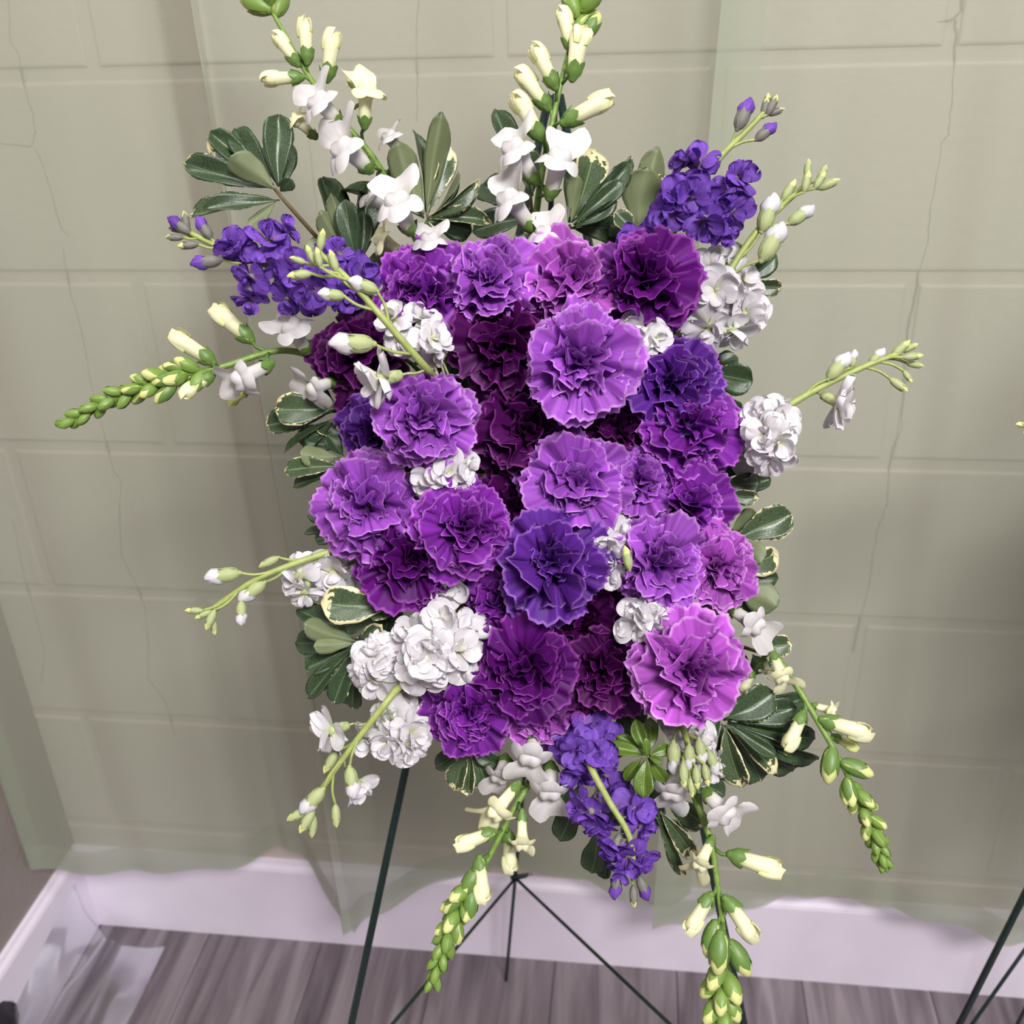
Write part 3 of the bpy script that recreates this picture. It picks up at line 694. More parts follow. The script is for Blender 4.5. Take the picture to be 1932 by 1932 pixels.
# ------------------------------------------------------------------ foam cage that holds every stem
def foam_block():
    root = thing('floral_foam_cage', FOAMC, 'dark green floral foam block hidden behind the carnations', 'floral foam')
    V = []; F = []; nx, nz = 10, 16; hx, hz, hy = .075, .12, .035
    def pt(u, v, s): 
        e = 1-.12*(abs(u)**6+abs(v)**6); return Vector((u*hx*e, s*hy*(1-.35*max(abs(u), abs(v))**6), v*hz*e))
    for s in (-1, 1):
        for j in range(nz+1):
            for i in range(nx+1): V.append(pt(-1+2*i/nx, -1+2*j/nz, s))
    n1 = (nx+1)*(nz+1)
    for s in (0, 1):
        for j in range(nz):
            for i in range(nx): a = s*n1+j*(nx+1)+i; q = (a, a+1, a+nx+2, a+nx+1); F.append(q if not s else q[::-1])
    rim = [i for i in range(nx+1)] + [j*(nx+1)+nx for j in range(1, nz+1)] + [nz*(nx+1)+i for i in range(nx-1, -1, -1)] + [j*(nx+1) for j in range(nz-1, 0, -1)]
    for a, b in zip(rim, rim[1:]+rim[:1]): F.append((b, a, a+n1, b+n1))
    M = Matrix.Translation(FOAMC) @ Matrix.Rotation(-.30, 4, 'X')
    add('foam', mesh('foam', V, F), FOAM, M, root)
    for k in range(-2, 3):
        V, F = tube([M @ Vector((-.078, -.038, k*.045)), M @ Vector((.078, -.038, k*.045))], .0014, 6); add('cage_bar', mesh('cage_bar', V, F), IRON, None, root)
    for k in range(-1, 2):
        V, F = tube([M @ Vector((k*.05, -.040, -.12)), M @ Vector((k*.05, -.040, .12))], .0014, 6); add('cage_bar', mesh('cage_bar', V, F), IRON, None, root)
    # wire that ties the cage to the easel's cross bar
    V, F = tube([M @ Vector((0, .03, .03)), lerp(FL, apex, .62)*.5+lerp(FR, apex, .62)*.5], .0022, 6); add('tie_wire', mesh('tie_wire', V, F), IRON, None, root)
foam_block()

# ------------------------------------------------------------------ carnations: x, y, radius, tone, tilt, depth, label
for a in [
 (800, 545, 92, 'mid', (-.35, .45), .022, 'purple carnation at the upper left corner of the carnations'),
 (920, 518, 92, 'light', (-.05, .62), .008, 'lilac carnation in the top row, second from the left'),
 (1075, 522, 96, 'pink', (.05, .5), .010, 'pale pinkish lilac carnation in the top row, beside the deep purple one'),
 (1225, 525, 103, 'dark', (.15, .35), .000, 'large deep purple carnation at the upper right corner of the carnations'),
 (668, 665, 92, 'plum', (-.75, .15), .045, 'plum carnation at the left edge behind the white stock stem'),
 (945, 645, 98, 'plum', (-.1, .3), .010, 'dark plum carnation just below the top row, left of the big lilac one'),
 (1092, 680, 106, 'light', (0, .12), -.025, 'big lilac carnation standing forward in the upper middle'),
 (1268, 718, 92, 'violet', (.25, .25), .006, 'dark violet carnation with a pale eye, right of the big lilac one'),
 (797, 790, 96, 'light', (-.1, .05), -.022, 'lilac carnation below the white stock buds, left of the middle'),
 (990, 815, 104, 'plum', (-.05, .0), .012, 'very dark plum carnation in the middle of the spray'),
 (1168, 800, 92, 'plum', (.05, .05), .022, 'dark plum carnation squeezed between violet ones, right of the middle'),
 (1312, 805, 92, 'mid', (.4, .05), .010, 'purple carnation at the right edge below the dark violet one'),
 (700, 815, 72, 'violet', (-.6, .0), .040, 'small dark violet carnation in shade at the left edge'),
 (684, 952, 95, 'light', (-.5, .0), .006, 'lilac carnation with dense petals facing left at the left edge'),
 (1088, 912, 98, 'light', (0, .05), -.006, 'lilac carnation with folded petals right of the plum one in the middle'),
 (1208, 912, 68, 'light', (.1, -.05), .008, 'small lilac carnation between two lilac neighbours, right of the middle'),
 (1306, 955, 86, 'mid', (.45, .0), .012, 'magenta purple carnation at the right edge above the two pale ones'),
 (872, 1000, 90, 'mid', (-.05, -.05), -.016, 'purple carnation with a round face left of the middle, lower half'),
 (962, 955, 72, 'plum', (0, 0), .028, 'dark carnation deep in shade behind the round purple one'),
 (765, 1058, 95, 'dark', (-.25, -.2), .004, 'deep purple carnation at the lower left, above the white stock cluster'),
 (1043, 1068, 100, 'violet', (0, -.1), -.020, 'violet carnation standing forward in the lower middle'),
 (1247, 1065, 92, 'light', (.2, -.05), -.006, 'lilac carnation at the right, larger of the pale pair side by side'),
 (1362, 1072, 76, 'pink', (.65, -.05), .010, 'small pinkish lilac carnation at the right edge, outer of the pale pair'),
 (945, 1138, 74, 'mid', (-.15, -.3), .014, 'rosy purple carnation half hidden below the violet one'),
 (1100, 1172, 92, 'plum', (.05, -.15), .026, 'dark plum carnation in shade under the violet one'),
 (985, 1268, 102, 'dark', (-.05, -.25), -.006, 'deep purple carnation low in the middle, right of the white cluster'),
 (1145, 1272, 88, 'plum', (.1, -.25), .012, 'dark plum carnation low in the middle, left of the big pink lilac one'),
 (1300, 1266, 106, 'pink', (.2, -.1), -.022, 'big pinkish lilac carnation at the lower right corner'),
 (882, 1350, 84, 'mid', (-.2, -.5), .006, 'purple carnation at the bottom left of the carnations'),
 (1030, 1352, 80, 'pink', (.0, -.75), .024, 'pale pink lilac carnation peeping out at the bottom edge'),
]: carnation(*a)

# ------------------------------------------------------------------ stock: white and violet
GW, GP = 'white stock stems of the spray', 'violet stock stems of the spray'
stock('white stock stem with plump buds lying across the upper left carnations',
  [(830, 725, .0), (800, 690, -.03), (735, 615, -.045), (660, 530, -.05), (600, 475, -.05)], 'w',
  [(735, 588, -.012, 40, (-.3, -.5, .7)), (780, 636, -.006, 32, (.3, -.2, .9)), (826, 632, -.02, 42, (.5, -.4, .6)), (752, 655, -.004, 34, (-.3, .3, .8)), (695, 722, -.045, 60, (-.85, .2, .35)), (800, 592, .004, 34, (.2, -.5, .7)), (822, 676, -.01, 28, (.3, .7, .5))],
  [(607, 450, -.05, 44, (.15, -1), 0), (585, 478, -.055, 40, (-.4, -.9), 0), (562, 519, -.05, 50, (-1, .1), 0), (628, 490, -.052, 46, (-.3, -.9), 0), (560, 490, -.05, 34, (-.9, -.3), 0), (600, 483, -.06, 40, (-.2, -1), 0), (684, 538, -.052, 58, (-.75, -.3), 1), (624, 556, -.052, 50, (-.8, -.1), 1), (662, 648, -.05, 84, (-1, -.02), 1)], GW)
stock('white stock stem reaching up to the right beside the violet one',
  [(1360, 560, .05), (1372, 520, .04), (1425, 440, .04), (1480, 385, .04), (1530, 340, .04)], 'w',
  [(1345, 552, .02, 52, (-.2, .1, .9)), (1412, 522, .045, 46, (.5, -.3, .6)), (1330, 500, .035, 46, (-.3, -.3, .7)), (1420, 600, .03, 54, (.5, .2, .7)), (1330, 630, .03, 50, (-.3, .5, .7)), (1385, 640, .03, 48, (.2, .8, .5)), (1375, 570, .03, 44, (.2, .2, .9)), (1360, 480, .05, 36, (-.1, -.7, .5))],
  [(1450, 400, .035, 74, (.35, -.95), 1), (1458, 455, .03, 80, (.5, -.85), 1), (1513, 405, .04, 56, (.8, -.55), 1), (1490, 356, .04, 48, (.55, -.85), 0), (1524, 316, .04, 38, (.1, -1), 0), (1522, 340, .03, 44, (.25, -1), 0), (1548, 338, .035, 40, (.55, -.85), 0), (1566, 346, .04, 48, (.9, -.35), 0), (1552, 325, .045, 36, (.5, -.9), 0)], GW)
stock('white stock stem reaching out to the right edge with one open floret near its tip',
  [(1400, 815, .05), (1460, 782, .02), (1540, 735, .015), (1630, 692, .01), (1700, 665, .01)], 'w',
  [(1432, 772, .02, 40, (-.3, -.3, .8)), (1482, 785, .01, 44, (.5, -.1, .7)), (1442, 820, .0, 46, (-.2, .0, 1)), (1474, 838, -.002, 46, (.4, .2, .9)), (1450, 878, .006, 44, (0, .7, .7)), (1402, 870, .045, 44, (-.3, .6, .5)), (1420, 800, .02, 40, (-.4, .1, .8)), (1600, 768, .01, 50, (.75, .35, .45))],
  [(1583, 690, .01, 62, (.65, -.8), 1), (1610, 676, .01, 34, (.2, -1), 1), (1655, 672, .01, 40, (.7, -.7), 1), (1702, 655, .01, 46, (.7, -.6), 0), (1725, 672, .005, 40, (.9, -.1), 0), (1728, 688, .012, 36, (.9, .2), 0), (1714, 712, .01, 30, (.5, .7), 0), (1698, 728, .01, 44, (.75, .55), 0), (1718, 655, .015, 36, (.9, -.4), 0)], GW)
stock('thin white stock stem drooping out to the left above the green leaf rosette',
  [(690, 1015, .05), (640, 1035, .03), (560, 1062, .02), (480, 1095, .015), (400, 1148, .015)], 'w',
  [(548, 1096, .025, 40, (-.6, .3, .6)), (572, 1132, .025, 36, (-.2, .8, .5)), (628, 1085, .03, 48, (-.1, .5, .8)), (600, 1075, .04, 36, (-.2, .1, .7)), (672, 1072, .04, 38, (.1, .5, .7)), (655, 1100, .045, 36, (.1, .6, .6))],
  [(418, 1086, .01, 66, (-1, .15), 1), (364, 1152, .01, 36, (-1, 0), 0), (382, 1160, .012, 38, (-.8, .4), 0), (396, 1172, .01, 44, (-.4, .9), 0), (404, 1184, .015, 34, (.1, 1), 0), (455, 1158, .012, 46, (.0, 1), 1), (474, 1117, .016, 60, (-.75, .55), 1), (505, 1062, .02, 44, (-.8, .4), 0)], GW)
stock('white stock stem drooping to the lower left with a round petal below it',
  [(790, 1250, .04), (745, 1305, .005), (690, 1375, .0), (630, 1455, .0), (585, 1525, .0)], 'w',
  [(742, 1352, .015, 44, (.0, .1, .9)), (788, 1388, .01, 50, (.5, .3, .8)), (728, 1412, .012, 42, (-.3, .6, .7)), (775, 1424, .012, 44, (.2, .8, .5)), (760, 1330, .025, 40, (.2, -.2, .8)), (690, 1405, .02, 36, (-.5, .5, .6)), (604, 1384, .0, 50, (-.85, .25, .4)), (683, 1492, .0, 42, (.45, .6, .4), 1)],
  [(664, 1478, -.005, 60, (.15, 1), 1), (588, 1512, -.005, 62, (-.7, .75), 1), (560, 1538, -.002, 50, (-.9, .45), 0), (577, 1552, -.005, 54, (-.5, .85), 0), (590, 1562, .0, 44, (-.1, 1), 0), (634, 1542, .0, 46, (.05, 1), 0), (622, 1440, .005, 52, (-.5, .85), 0)], GW)
stock('dense round cluster of white stock florets left of the deep purple carnation',
  [(850, 1190, .06), (835, 1215, .02), (820, 1235, -.005)], 'w',
  [(775, 1182, .004, 46, (-.4, -.5, .7)), (835, 1168, -.004, 52, (-.1, -.6, .8)), (895, 1185, .0, 46, (.5, -.4, .7)), (812, 1222, -.018, 54, (-.2, 0, 1)), (872, 1225, -.014, 52, (.4, 0, 1)), (775, 1262, -.006, 50, (-.5, .3, .8)), (835, 1272, -.012, 52, (0, .5, .9)), (885, 1265, .0, 44, (.6, .4, .6)), (800, 1245, -.02, 44, (-.1, .2, 1)), (905, 1225, .012, 40, (.7, 0, .6))], [], GW)
stock('small white stock stem with two florets at the left of the round white cluster',
  [(765, 1230, .05), (735, 1245, .02), (710, 1262, .008)], 'w',
  [(700, 1225, .004, 46, (-.3, -.4, .8)), (716, 1252, .0, 40, (.3, .1, .9)), (672, 1268, .01, 40, (-.9, .2, .4)), (705, 1294, .004, 44, (-.1, .6, .8)), (715, 1205, .014, 34, (0, -.8, .5))], [], GW)
stock('white stock stem hanging down below the big pinkish lilac carnation',
  [(1262, 1330, .05), (1285, 1365, .02), (1300, 1415, .0), (1308, 1460, -.008)], 'w',
  [(1262, 1362, .028, 36, (-.4, .3, .6)), (1325, 1388, .02, 42, (.5, -.1, .7)), (1340, 1425, .02, 40, (.7, .2, .5)), (1345, 1462, .018, 38, (.5, .7, .4)), (1300, 1395, .02, 36, (0, .2, .9))],
  [(1272, 1432, .002, 62, (.05, 1), 1), (1300, 1430, -.005, 48, (.0, 1), 1), (1322, 1420, 0, 50, (.15, 1), 1), (1290, 1465, -.01, 50, (.05, 1), 0), (1315, 1470, -.012, 46, (.1, 1), 0), (1345, 1440, .004, 48, (.35, 1), 1), (1333, 1465, -.006, 46, (.2, 1), 0), (1305, 1488, -.01, 40, (.1, 1), 0)], GW)
stock('white stock florets showing in the gap under the left lilac carnation', [(860, 900, .06), (850, 892, .045), (845, 888, .035)], 'w',
  [(805, 908, -0.012, 42, (-.4, .3, .8)), (852, 888, -0.018, 44, (.1, .0, .9)), (888, 880, -0.014, 40, (.5, -.1, .8)), (830, 900, -0.016, 36, (-.1, .2, 1))], [], GW)
stock('white stock florets and one bud between the violet and the pale carnations', [(1160, 1040, .06), (1152, 1030, .04), (1148, 1022, .025)], 'w',
  [(1135, 1005, 0.000, 40, (-.3, -.4, .8)), (1145, 1035, -0.012, 40, (-.1, .2, 1)), (1172, 1000, 0.000, 42, (.3, -.5, .8)), (1152, 1082, -0.004, 42, (0, .6, .7)), (1140, 1060, -0.008, 34, (-.2, .3, .9))], [(1183, 1050, -0.018, 50, (-.2, -1), 0)], GW)
stock('white stock florets just above the big pinkish lilac carnation', [(1215, 1150, .06), (1218, 1165, .035), (1220, 1172, .02)], 'w',
  [(1195, 1160, -0.012, 50, (-.5, -.2, .7)), (1250, 1168, -0.012, 44, (.6, -.1, .6)), (1222, 1195, -0.014, 46, (0, .6, .8)), (1225, 1160, -0.016, 40, (.1, 0, 1))], [], GW)
stock('pale stock florets in shade below the big deep purple carnation', [(1225, 660, .07), (1220, 645, .05), (1216, 638, .04)], 'w',
  [(1200, 628, -0.008, 44, (-.3, -.2, .9)), (1245, 636, -0.008, 40, (.4, -.2, .8)), (1215, 665, 0.012, 44, (0, .4, .9))], [], GW)
stock('pale stock florets peeping out at the left of the round purple carnation', [(845, 1120, .06), (850, 1115, .045), (852, 1112, .035)], 'w',
  [(848, 1112, 0.008, 46, (.1, .3, .8)), (830, 1140, 0.012, 40, (-.2, .6, .7))], [], GW)
stock('violet stock stem reaching out to the left with dark buds at its tip',
  [(690, 550, .06), (640, 540, .04), (560, 515, .03), (470, 490, .03), (400, 460, .03), (360, 440, .03)], 'p',
  [(440, 455, .02, 44, (-.4, -.2, .8)), (432, 475, .022, 38, (-.2, .7, .6)), (512, 440, .02, 48, (.1, -.6, .6)), (548, 425, .03, 34, (.6, -.6, .4)), (463, 530, .022, 42, (-.5, .3, .6)), (470, 575, .022, 38, (-.1, .9, .4)), (560, 515, .012, 52, (-.2, .1, .9)), (520, 512, .02, 40, (-.5, .2, .7)), (590, 555, .012, 52, (.1, .5, .8)), (540, 575, .024, 38, (-.3, .8, .5)), (637, 465, .03, 46, (0, -.7, .6)), (690, 512, .02, 48, (.4, -.2, .8)), (625, 500, .025, 44, (0, -.2, .8)), (655, 560, .025, 46, (.2, .4, .7))],
  [(338, 425, .03, 50, (-.7, -.5), 1), (350, 415, .035, 40, (-.2, -1), 0), (327, 448, .03, 36, (-1, 0), 0), (352, 463, .025, 42, (-1, .1), 0), (384, 429, .028, 48, (-.55, -.85), 1), (388, 494, .025, 58, (-1, .15), 1), (330, 432, .04, 34, (-.9, -.2), 0)], GP)
stock('violet stock stem reaching up to the right with a fat dark bud near the tip',
  [(1275, 430, .06), (1320, 345, .04), (1365, 290, .03), (1410, 245, .03), (1448, 205, .03)], 'p',
  [(1315, 292, .02, 50, (-.1, -.6, .7)), (1280, 300, .03, 34, (-.8, -.2, .4)), (1268, 372, .012, 52, (-.4, -.1, .9)), (1305, 365, .01, 52, (.1, -.2, 1)), (1250, 410, .018, 44, (-.5, .4, .7)), (1405, 330, .018, 44, (.5, -.3, .6)), (1385, 372, .02, 46, (.4, .2, .7)), (1390, 405, .018, 48, (.5, .3, .7)), (1330, 425, .018, 50, (.0, .6, .7)), (1372, 445, .024, 44, (.3, .8, .5)), (1185, 455, .03, 44, (-.3, -.3, .8)), (1225, 440, .03, 40, (-.1, -.2, .8)), (1355, 390, .02, 42, (.2, .1, .9))],
  [(1404, 214, .025, 62, (.35, -.8), 1), (1446, 248, .025, 48, (.75, -.6), 1), (1444, 200, .03, 40, (.2, -1), 0), (1458, 196, .028, 44, (.45, -.9), 0), (1466, 210, .03, 36, (.9, -.3), 0), (1448, 190, .034, 34, (.1, -1), 0)], GP, SAGED)
stock('violet stock stem hanging at the bottom below the carnations',
  [(1100, 1380, .05), (1112, 1440, .0), (1148, 1510, -.008), (1188, 1580, -.01), (1196, 1660, -.005)], 'p',
  [(1058, 1400, .012, 46, (-.6, -.1, .7)), (1110, 1360, .02, 46, (-.1, -.6, .7)), (1150, 1395, .016, 46, (.4, -.3, .8)), (1088, 1420, .0, 48, (-.2, .2, 1)), (1128, 1422, -.002, 48, (.2, .1, 1)), (1078, 1462, .012, 44, (-.3, .8, .6)), (1112, 1470, .016, 40, (.1, .8, .5)), (1108, 1548, -.008, 48, (-.3, .7, .6)), (1085, 1520, .004, 38, (-.6, .2, .6)), (1135, 1570, .0, 40, (.2, .8, .5)), (1210, 1530, .0, 46, (.6, .2, .7)), (1222, 1565, .0, 40, (.6, .5, .6)), (1152, 1612, -.01, 44, (-.4, .8, .5)), (1190, 1630, -.012, 44, (.1, .8, .6)), (1222, 1625, -.006, 40, (.5, .7, .5)), (1165, 1500, .012, 44, (.1, .1, .8)), (1170, 1655, .0, 36, (-.2, 1, .3))],
  [(1162, 1672, .0, 50, (-.15, 1), 1), (1196, 1694, -.002, 44, (.05, 1), 0), (1214, 1676, .0, 48, (.35, .95), 1)], GP)

# ------------------------------------------------------------------ snapdragons
snapdragon('white snapdragon stem leaning up to the top left corner',
  [(775, 430, .09), (712, 310, .065), (650, 232, .055), (590, 155, .05), (540, 70, .05), (505, 0, .05), (488, -70, .05)],
  [(562, 122, 525, 72, 'h', .046, .2), (580, 118, 574, 46, 'h', .046, .15), (617, 150, 628, 72, 'h', .046, .25), (570, 146, 502, 148, 'h', .05, .1), (688, 240, 690, 178, 'c', .045, .35, .95),
   (640, 232, 607, 196, 'o', .042, .55, 1.35), (596, 260, 562, 228, 'c', .06, .2), (700, 322, 655, 282, 'o', .04, .6, 1.2), (760, 300, 738, 262, 'o', .06, .35, 1.1), (775, 440, 752, 382, 'o', .03, .75, 1.15), (730, 395, 702, 375, 'o', .06, .2, 1.5), (818, 500, 812, 455, 'o', .035, .5, 1.2), (765, 480, 722, 452, 'c', .05, .2, 1.0),
   (690, 190, 665, 150, 'h', .06, 0)],
  (.80, 1.0), nb=12, b0=64, b1=44)
snapdragon('white snapdragon stem standing upright at the top centre',
  [(1000, 470, .085), (1012, 400, .07), (1022, 330, .06), (1042, 230, .055), (1070, 110, .05), (1098, 10, .05), (1112, -70, .05)],
  [(1078, 95, 1063, 26, 'h', .046, .15), (1100, 72, 1132, 28, 'g', .048, .1), (1080, 148, 1096, 66, 'h', .044, .25), (1048, 165, 1012, 95, 'h', .045, .15), (1035, 205, 985, 138, 'h', .055, .1), (1022, 262, 975, 192, 'h', .045, .25), (1064, 232, 1144, 186, 'h', .046, .1),
   (1012, 345, 975, 285, 'o', .042, .45, 1.0), (1036, 374, 1054, 308, 'o', .040, .5, 1.0), (1008, 436, 965, 378, 'o', .04, .4, 1.0), (1038, 480, 1030, 440, 'o', .035, .55, 1.3)],
  (.80, 1.0), nb=11, b0=58, b1=44)
snapdragon('white snapdragon stem reaching far out to the left',
  [(640, 700, .08), (590, 672, .06), (520, 662, .05), (420, 692, .04), (330, 712, .035), (230, 745, .03), (130, 797, .03)],
  [(402, 684, 336, 634, 'h', .036, .1), (402, 706, 348, 742, 'h', .036, .15), (474, 642, 408, 588, 'h', .05, .05), (512, 686, 455, 715, 'o', .034, .45, 1.0), (328, 728, 292, 760, 'g', .03, .1), (580, 665, 552, 622, 'o', .045, .55, 1.25), (632, 718, 590, 735, 'o', .05, .5, 1.3), (338, 710, 288, 722, 'g', .03, .2), (352, 696, 308, 690, 'g', .035, .1), (470, 735, 435, 760, 'h', .05, 0)],
  (.62, 1.0), nb=20, b0=48, b1=26)
snapdragon('white snapdragon stem drooping to the lower right',
  [(1380, 1120, .09), (1440, 1205, .06), (1500, 1290, .045), (1560, 1390, .035), (1600, 1465, .03), (1645, 1560, .03), (1668, 1630, .03)],
  [(1375, 1145, 1422, 1178, 'o', .05, .45, 1.0), (1458, 1232, 1474, 1275, 'c', .045, .35, 1.0), (1516, 1345, 1488, 1408, 'h', .04, .2), (1530, 1330, 1566, 1340, 'c', .05, .2, .9), (1550, 1358, 1630, 1384, 'h', .036, .15), (1572, 1388, 1612, 1412, 'h', .05, 0), (1570, 1412, 1562, 1478, 'g', .034, .15), (1590, 1438, 1645, 1462, 'g', .03, .15), (1420, 1265, 1400, 1308, 'c', .07, .1), (1598, 1470, 1608, 1520, 'g', .025, .2), (1440, 1240, 1448, 1265, 'c', .065, 0)],
  (.72, 1.0), nb=18, b0=42, b1=20)
snapdragon('white snapdragon stem hanging down below the centre in front of the easel hub',
  [(1030, 1420, .08), (1000, 1475, .04), (962, 1540, .03), (920, 1622, .025), (880, 1690, .02), (845, 1760, .02), (818, 1850, .02)],
  [(1010, 1385, 1000, 1432, 'o', .025, .7, 1.3), (1040, 1440, 1038, 1492, 'o', .032, .5, 1.2), (955, 1425, 942, 1465, 'o', .045, .4, 1.2), (978, 1478, 938, 1528, 'c', .02, .35, .85), (985, 1530, 985, 1588, 'c', .02, .2, .8), (934, 1568, 868, 1596, 'h', .02, .15), (905, 1618, 909, 1692, 'h', .018, .15), (960, 1570, 960, 1640, 'h', .035, 0), (872, 1690, 838, 1722, 'g', .018, .1), (890, 1680, 886, 1735, 'g', .016, .15), (900, 1640, 872, 1690, 'g', .018, .15)],
  (.68, 1.0), nb=17, b0=46, b1=24)
snapdragon('white snapdragon stem hanging down to the bottom edge on the right',
  [(1290, 1420, .06), (1310, 1500, .025), (1340, 1585, .015), (1355, 1680, .01), (1366, 1780, .01), (1362, 1880, .01), (1352, 1985, .01)],
  [(1328, 1492, 1366, 1530, 'o', .008, .5, 1.25), (1275, 1445, 1268, 1495, 'o', .02, .45, 1.3), (1345, 1580, 1322, 1628, 'c', .008, .25, .9), (1378, 1612, 1462, 1642, 'h', .008, .15), (1342, 1688, 1302, 1752, 'h', .006, .15), (1368, 1695, 1420, 1758, 'h', .006, .2), (1350, 1740, 1334, 1805, 'g', .006, .1), (1360, 1760, 1354, 1835, 'g', .0, .2), (1378, 1778, 1412, 1838, 'g', .004, .15)],
  (.76, 1.0), nb=18, b0=52, b1=36)

# ------------------------------------------------------------------ greenery
sprig('variegated sprig spreading its leaves at the top left, above the violet stock',
  [(518, 356, .06), (545, 388, .06), (600, 450, .08)],
  [(518, 356, 342, 300, 52, .06, .05, .3), (512, 350, 380, 262, 46, .07, .07, -.3, 'v'), (514, 348, 396, 246, 50, .07, .06, .2), (516, 350, 438, 236, 56, .06, .06, .1), (520, 358, 432, 296, 56, .055, .04, -.1, 'u'), (526, 352, 527, 214, 60, .055, .05, .0), (524, 352, 500, 270, 40, .07, .08, .4), (528, 360, 556, 262, 34, .07, .07, .5), (530, 362, 550, 342, 30, .06, .05, .3), (528, 378, 384, 388, 44, .055, .04, .6), (524, 378, 352, 392, 40, .06, .06, .9, 'v'), (520, 380, 472, 432, 30, .055, .045, .5, 'u')])
sprig('rosette of olive leaves behind the violet stock on the upper left',
  [(672, 500, .075), (690, 520, .09)],
  [(672, 500, 600, 400, 46, .075, .06, .2, 'u'), (672, 498, 622, 366, 34, .07, .055, .3, 'u'), (674, 496, 650, 378, 48, .068, .05, -.1), (678, 498, 690, 398, 36, .07, .06, .2), (668, 500, 575, 470, 70, .08, .08, .2, 'u'), (680, 495, 700, 350, 60, .09, .09, .4), (672, 500, 610, 330, 60, .095, .10, .5), (680, 505, 760, 470, 50, .08, .07, .1, 'u')])
sprig('upright variegated sprig between the two upper snapdragons',
  [(806, 405, .075), (815, 440, .09)],
  [(804, 402, 836, 220, 46, .07, .06, -.1, 'u'), (802, 400, 796, 234, 34, .08, .08, .5), (808, 402, 858, 278, 40, .075, .07, .5, 'v'), (800, 405, 748, 272, 62, .07, .06, .1, 'u'), (806, 410, 905, 372, 38, .065, .05, .7, 'vc'), (806, 412, 916, 402, 40, .065, .055, -.4, 'vc'), (804, 415, 800, 460, 40, .07, .05, .3, 'v'), (812, 412, 880, 330, 24, .08, .085, .8), (806, 415, 890, 440, 52, .075, .08, .2), (800, 410, 710, 330, 54, .075, .07, .4, 'u'), (800, 412, 640, 335, 46, .085, .09, .6)])
sprig('dark glossy sprig right of the upright snapdragon',
  [(1075, 425, .075), (1068, 455, .09)],
  [(1078, 420, 1130, 268, 74, .075, .08, .1, 'v'), (1080, 418, 1196, 308, 50, .065, .055, .2), (1082, 424, 1180, 342, 40, .06, .05, .0), (1082, 428, 1165, 384, 30, .06, .05, .2), (1078, 420, 1085, 330, 34, .07, .06, .4, 'u'), (1072, 420, 1068, 310, 24, .068, .065, .8), (1084, 432, 1132, 398, 18, .06, .055, .2), (1074, 420, 1090, 290, 46, .085, .09, .3), (1084, 425, 1196, 296, 30, .075, .08, .6), (1076, 430, 1190, 435, 60, .08, .09, .1)])
sprig('dark leaf standing behind the white snapdragon florets at the top centre',
  [(1000, 360, .085), (1005, 420, .095)], [(1000, 365, 938, 196, 44, .08, .08, .4), (1005, 370, 1000, 280, 46, .085, .08, .2), (1000, 400, 900, 340, 70, .09, .10, .2), (1002, 410, 890, 430, 60, .09, .09, .3)])
sprig('broad grey green leaves behind the upper violet stock',
  [(1205, 440, .085), (1200, 470, .10)],
  [(1205, 440, 1218, 318, 78, .08, .07, .15, 'u'), (1210, 436, 1236, 288, 56, .09, .09, .1, 'uv'), (1215, 440, 1262, 330, 56, .085, .085, .3, 'v'), (1200, 440, 1150, 420, 56, .08, .08, .4), (1195, 445, 1165, 400, 40, .07, .06, .3, 'v')])
sprig('two variegated leaves behind the upper right white stock',
  [(1400, 540, .07), (1370, 570, .09)], [(1400, 530, 1468, 485, 42, .07, .06, .3), (1405, 535, 1476, 545, 38, .065, .06, .2, 'v'), (1390, 525, 1390, 440, 40, .07, .08, .6, 'v')])
sprig('rounded dark leaves at the right edge below the white stock florets',
  [(1330, 705, .065), (1310, 720, .08)], [(1330, 705, 1420, 722, 66, .055, .05, .2), (1332, 700, 1392, 672, 40, .06, .055, -.4), (1334, 715, 1412, 740, 30, .06, .06, .6), (1350, 760, 1400, 775, 34, .07, .07, .2), (1350, 800, 1410, 830, 40, .07, .07, .3)])
sprig('small sprig at the right edge level with the white stock cluster',
  [(1352, 930, .06), (1330, 930, .08)], [(1352, 925, 1436, 912, 46, .055, .05, .2), (1356, 935, 1432, 940, 34, .05, .045, .3, 'v'), (1370, 920, 1456, 905, 36, .06, .06, .1), (1350, 910, 1382, 868, 46, .065, .06, .1), (1350, 940, 1380, 965, 30, .06, .06, .4)])
sprig('sprig of cream edged leaves at the right beside the pale carnations',
  [(1375, 1050, .065), (1350, 1040, .08)],
  [(1385, 1020, 1496, 972, 70, .06, .055, .1, 'v'), (1380, 1000, 1440, 980, 60, .07, .06, .2, 'u'), (1385, 1010, 1438, 1062, 56, .055, .045, .3, 'u'), (1388, 1080, 1476, 1055, 56, .055, .05, .4, 'vc'), (1390, 1082, 1470, 1095, 40, .065, .06, .2), (1385, 1100, 1468, 1142, 64, .06, .055, .1, 'u'), (1380, 1115, 1440, 1150, 50, .07, .07, .2)])
sprig('small cream tipped leaf behind the drooping right snapdragon',
  [(1430, 1230, .08), (1400, 1220, .09)], [(1430, 1225, 1494, 1216, 44, .075, .07, .1, 'v'), (1420, 1235, 1440, 1270, 46, .085, .085, .2), (1405, 1230, 1400, 1290, 40, .085, .085, .3)])
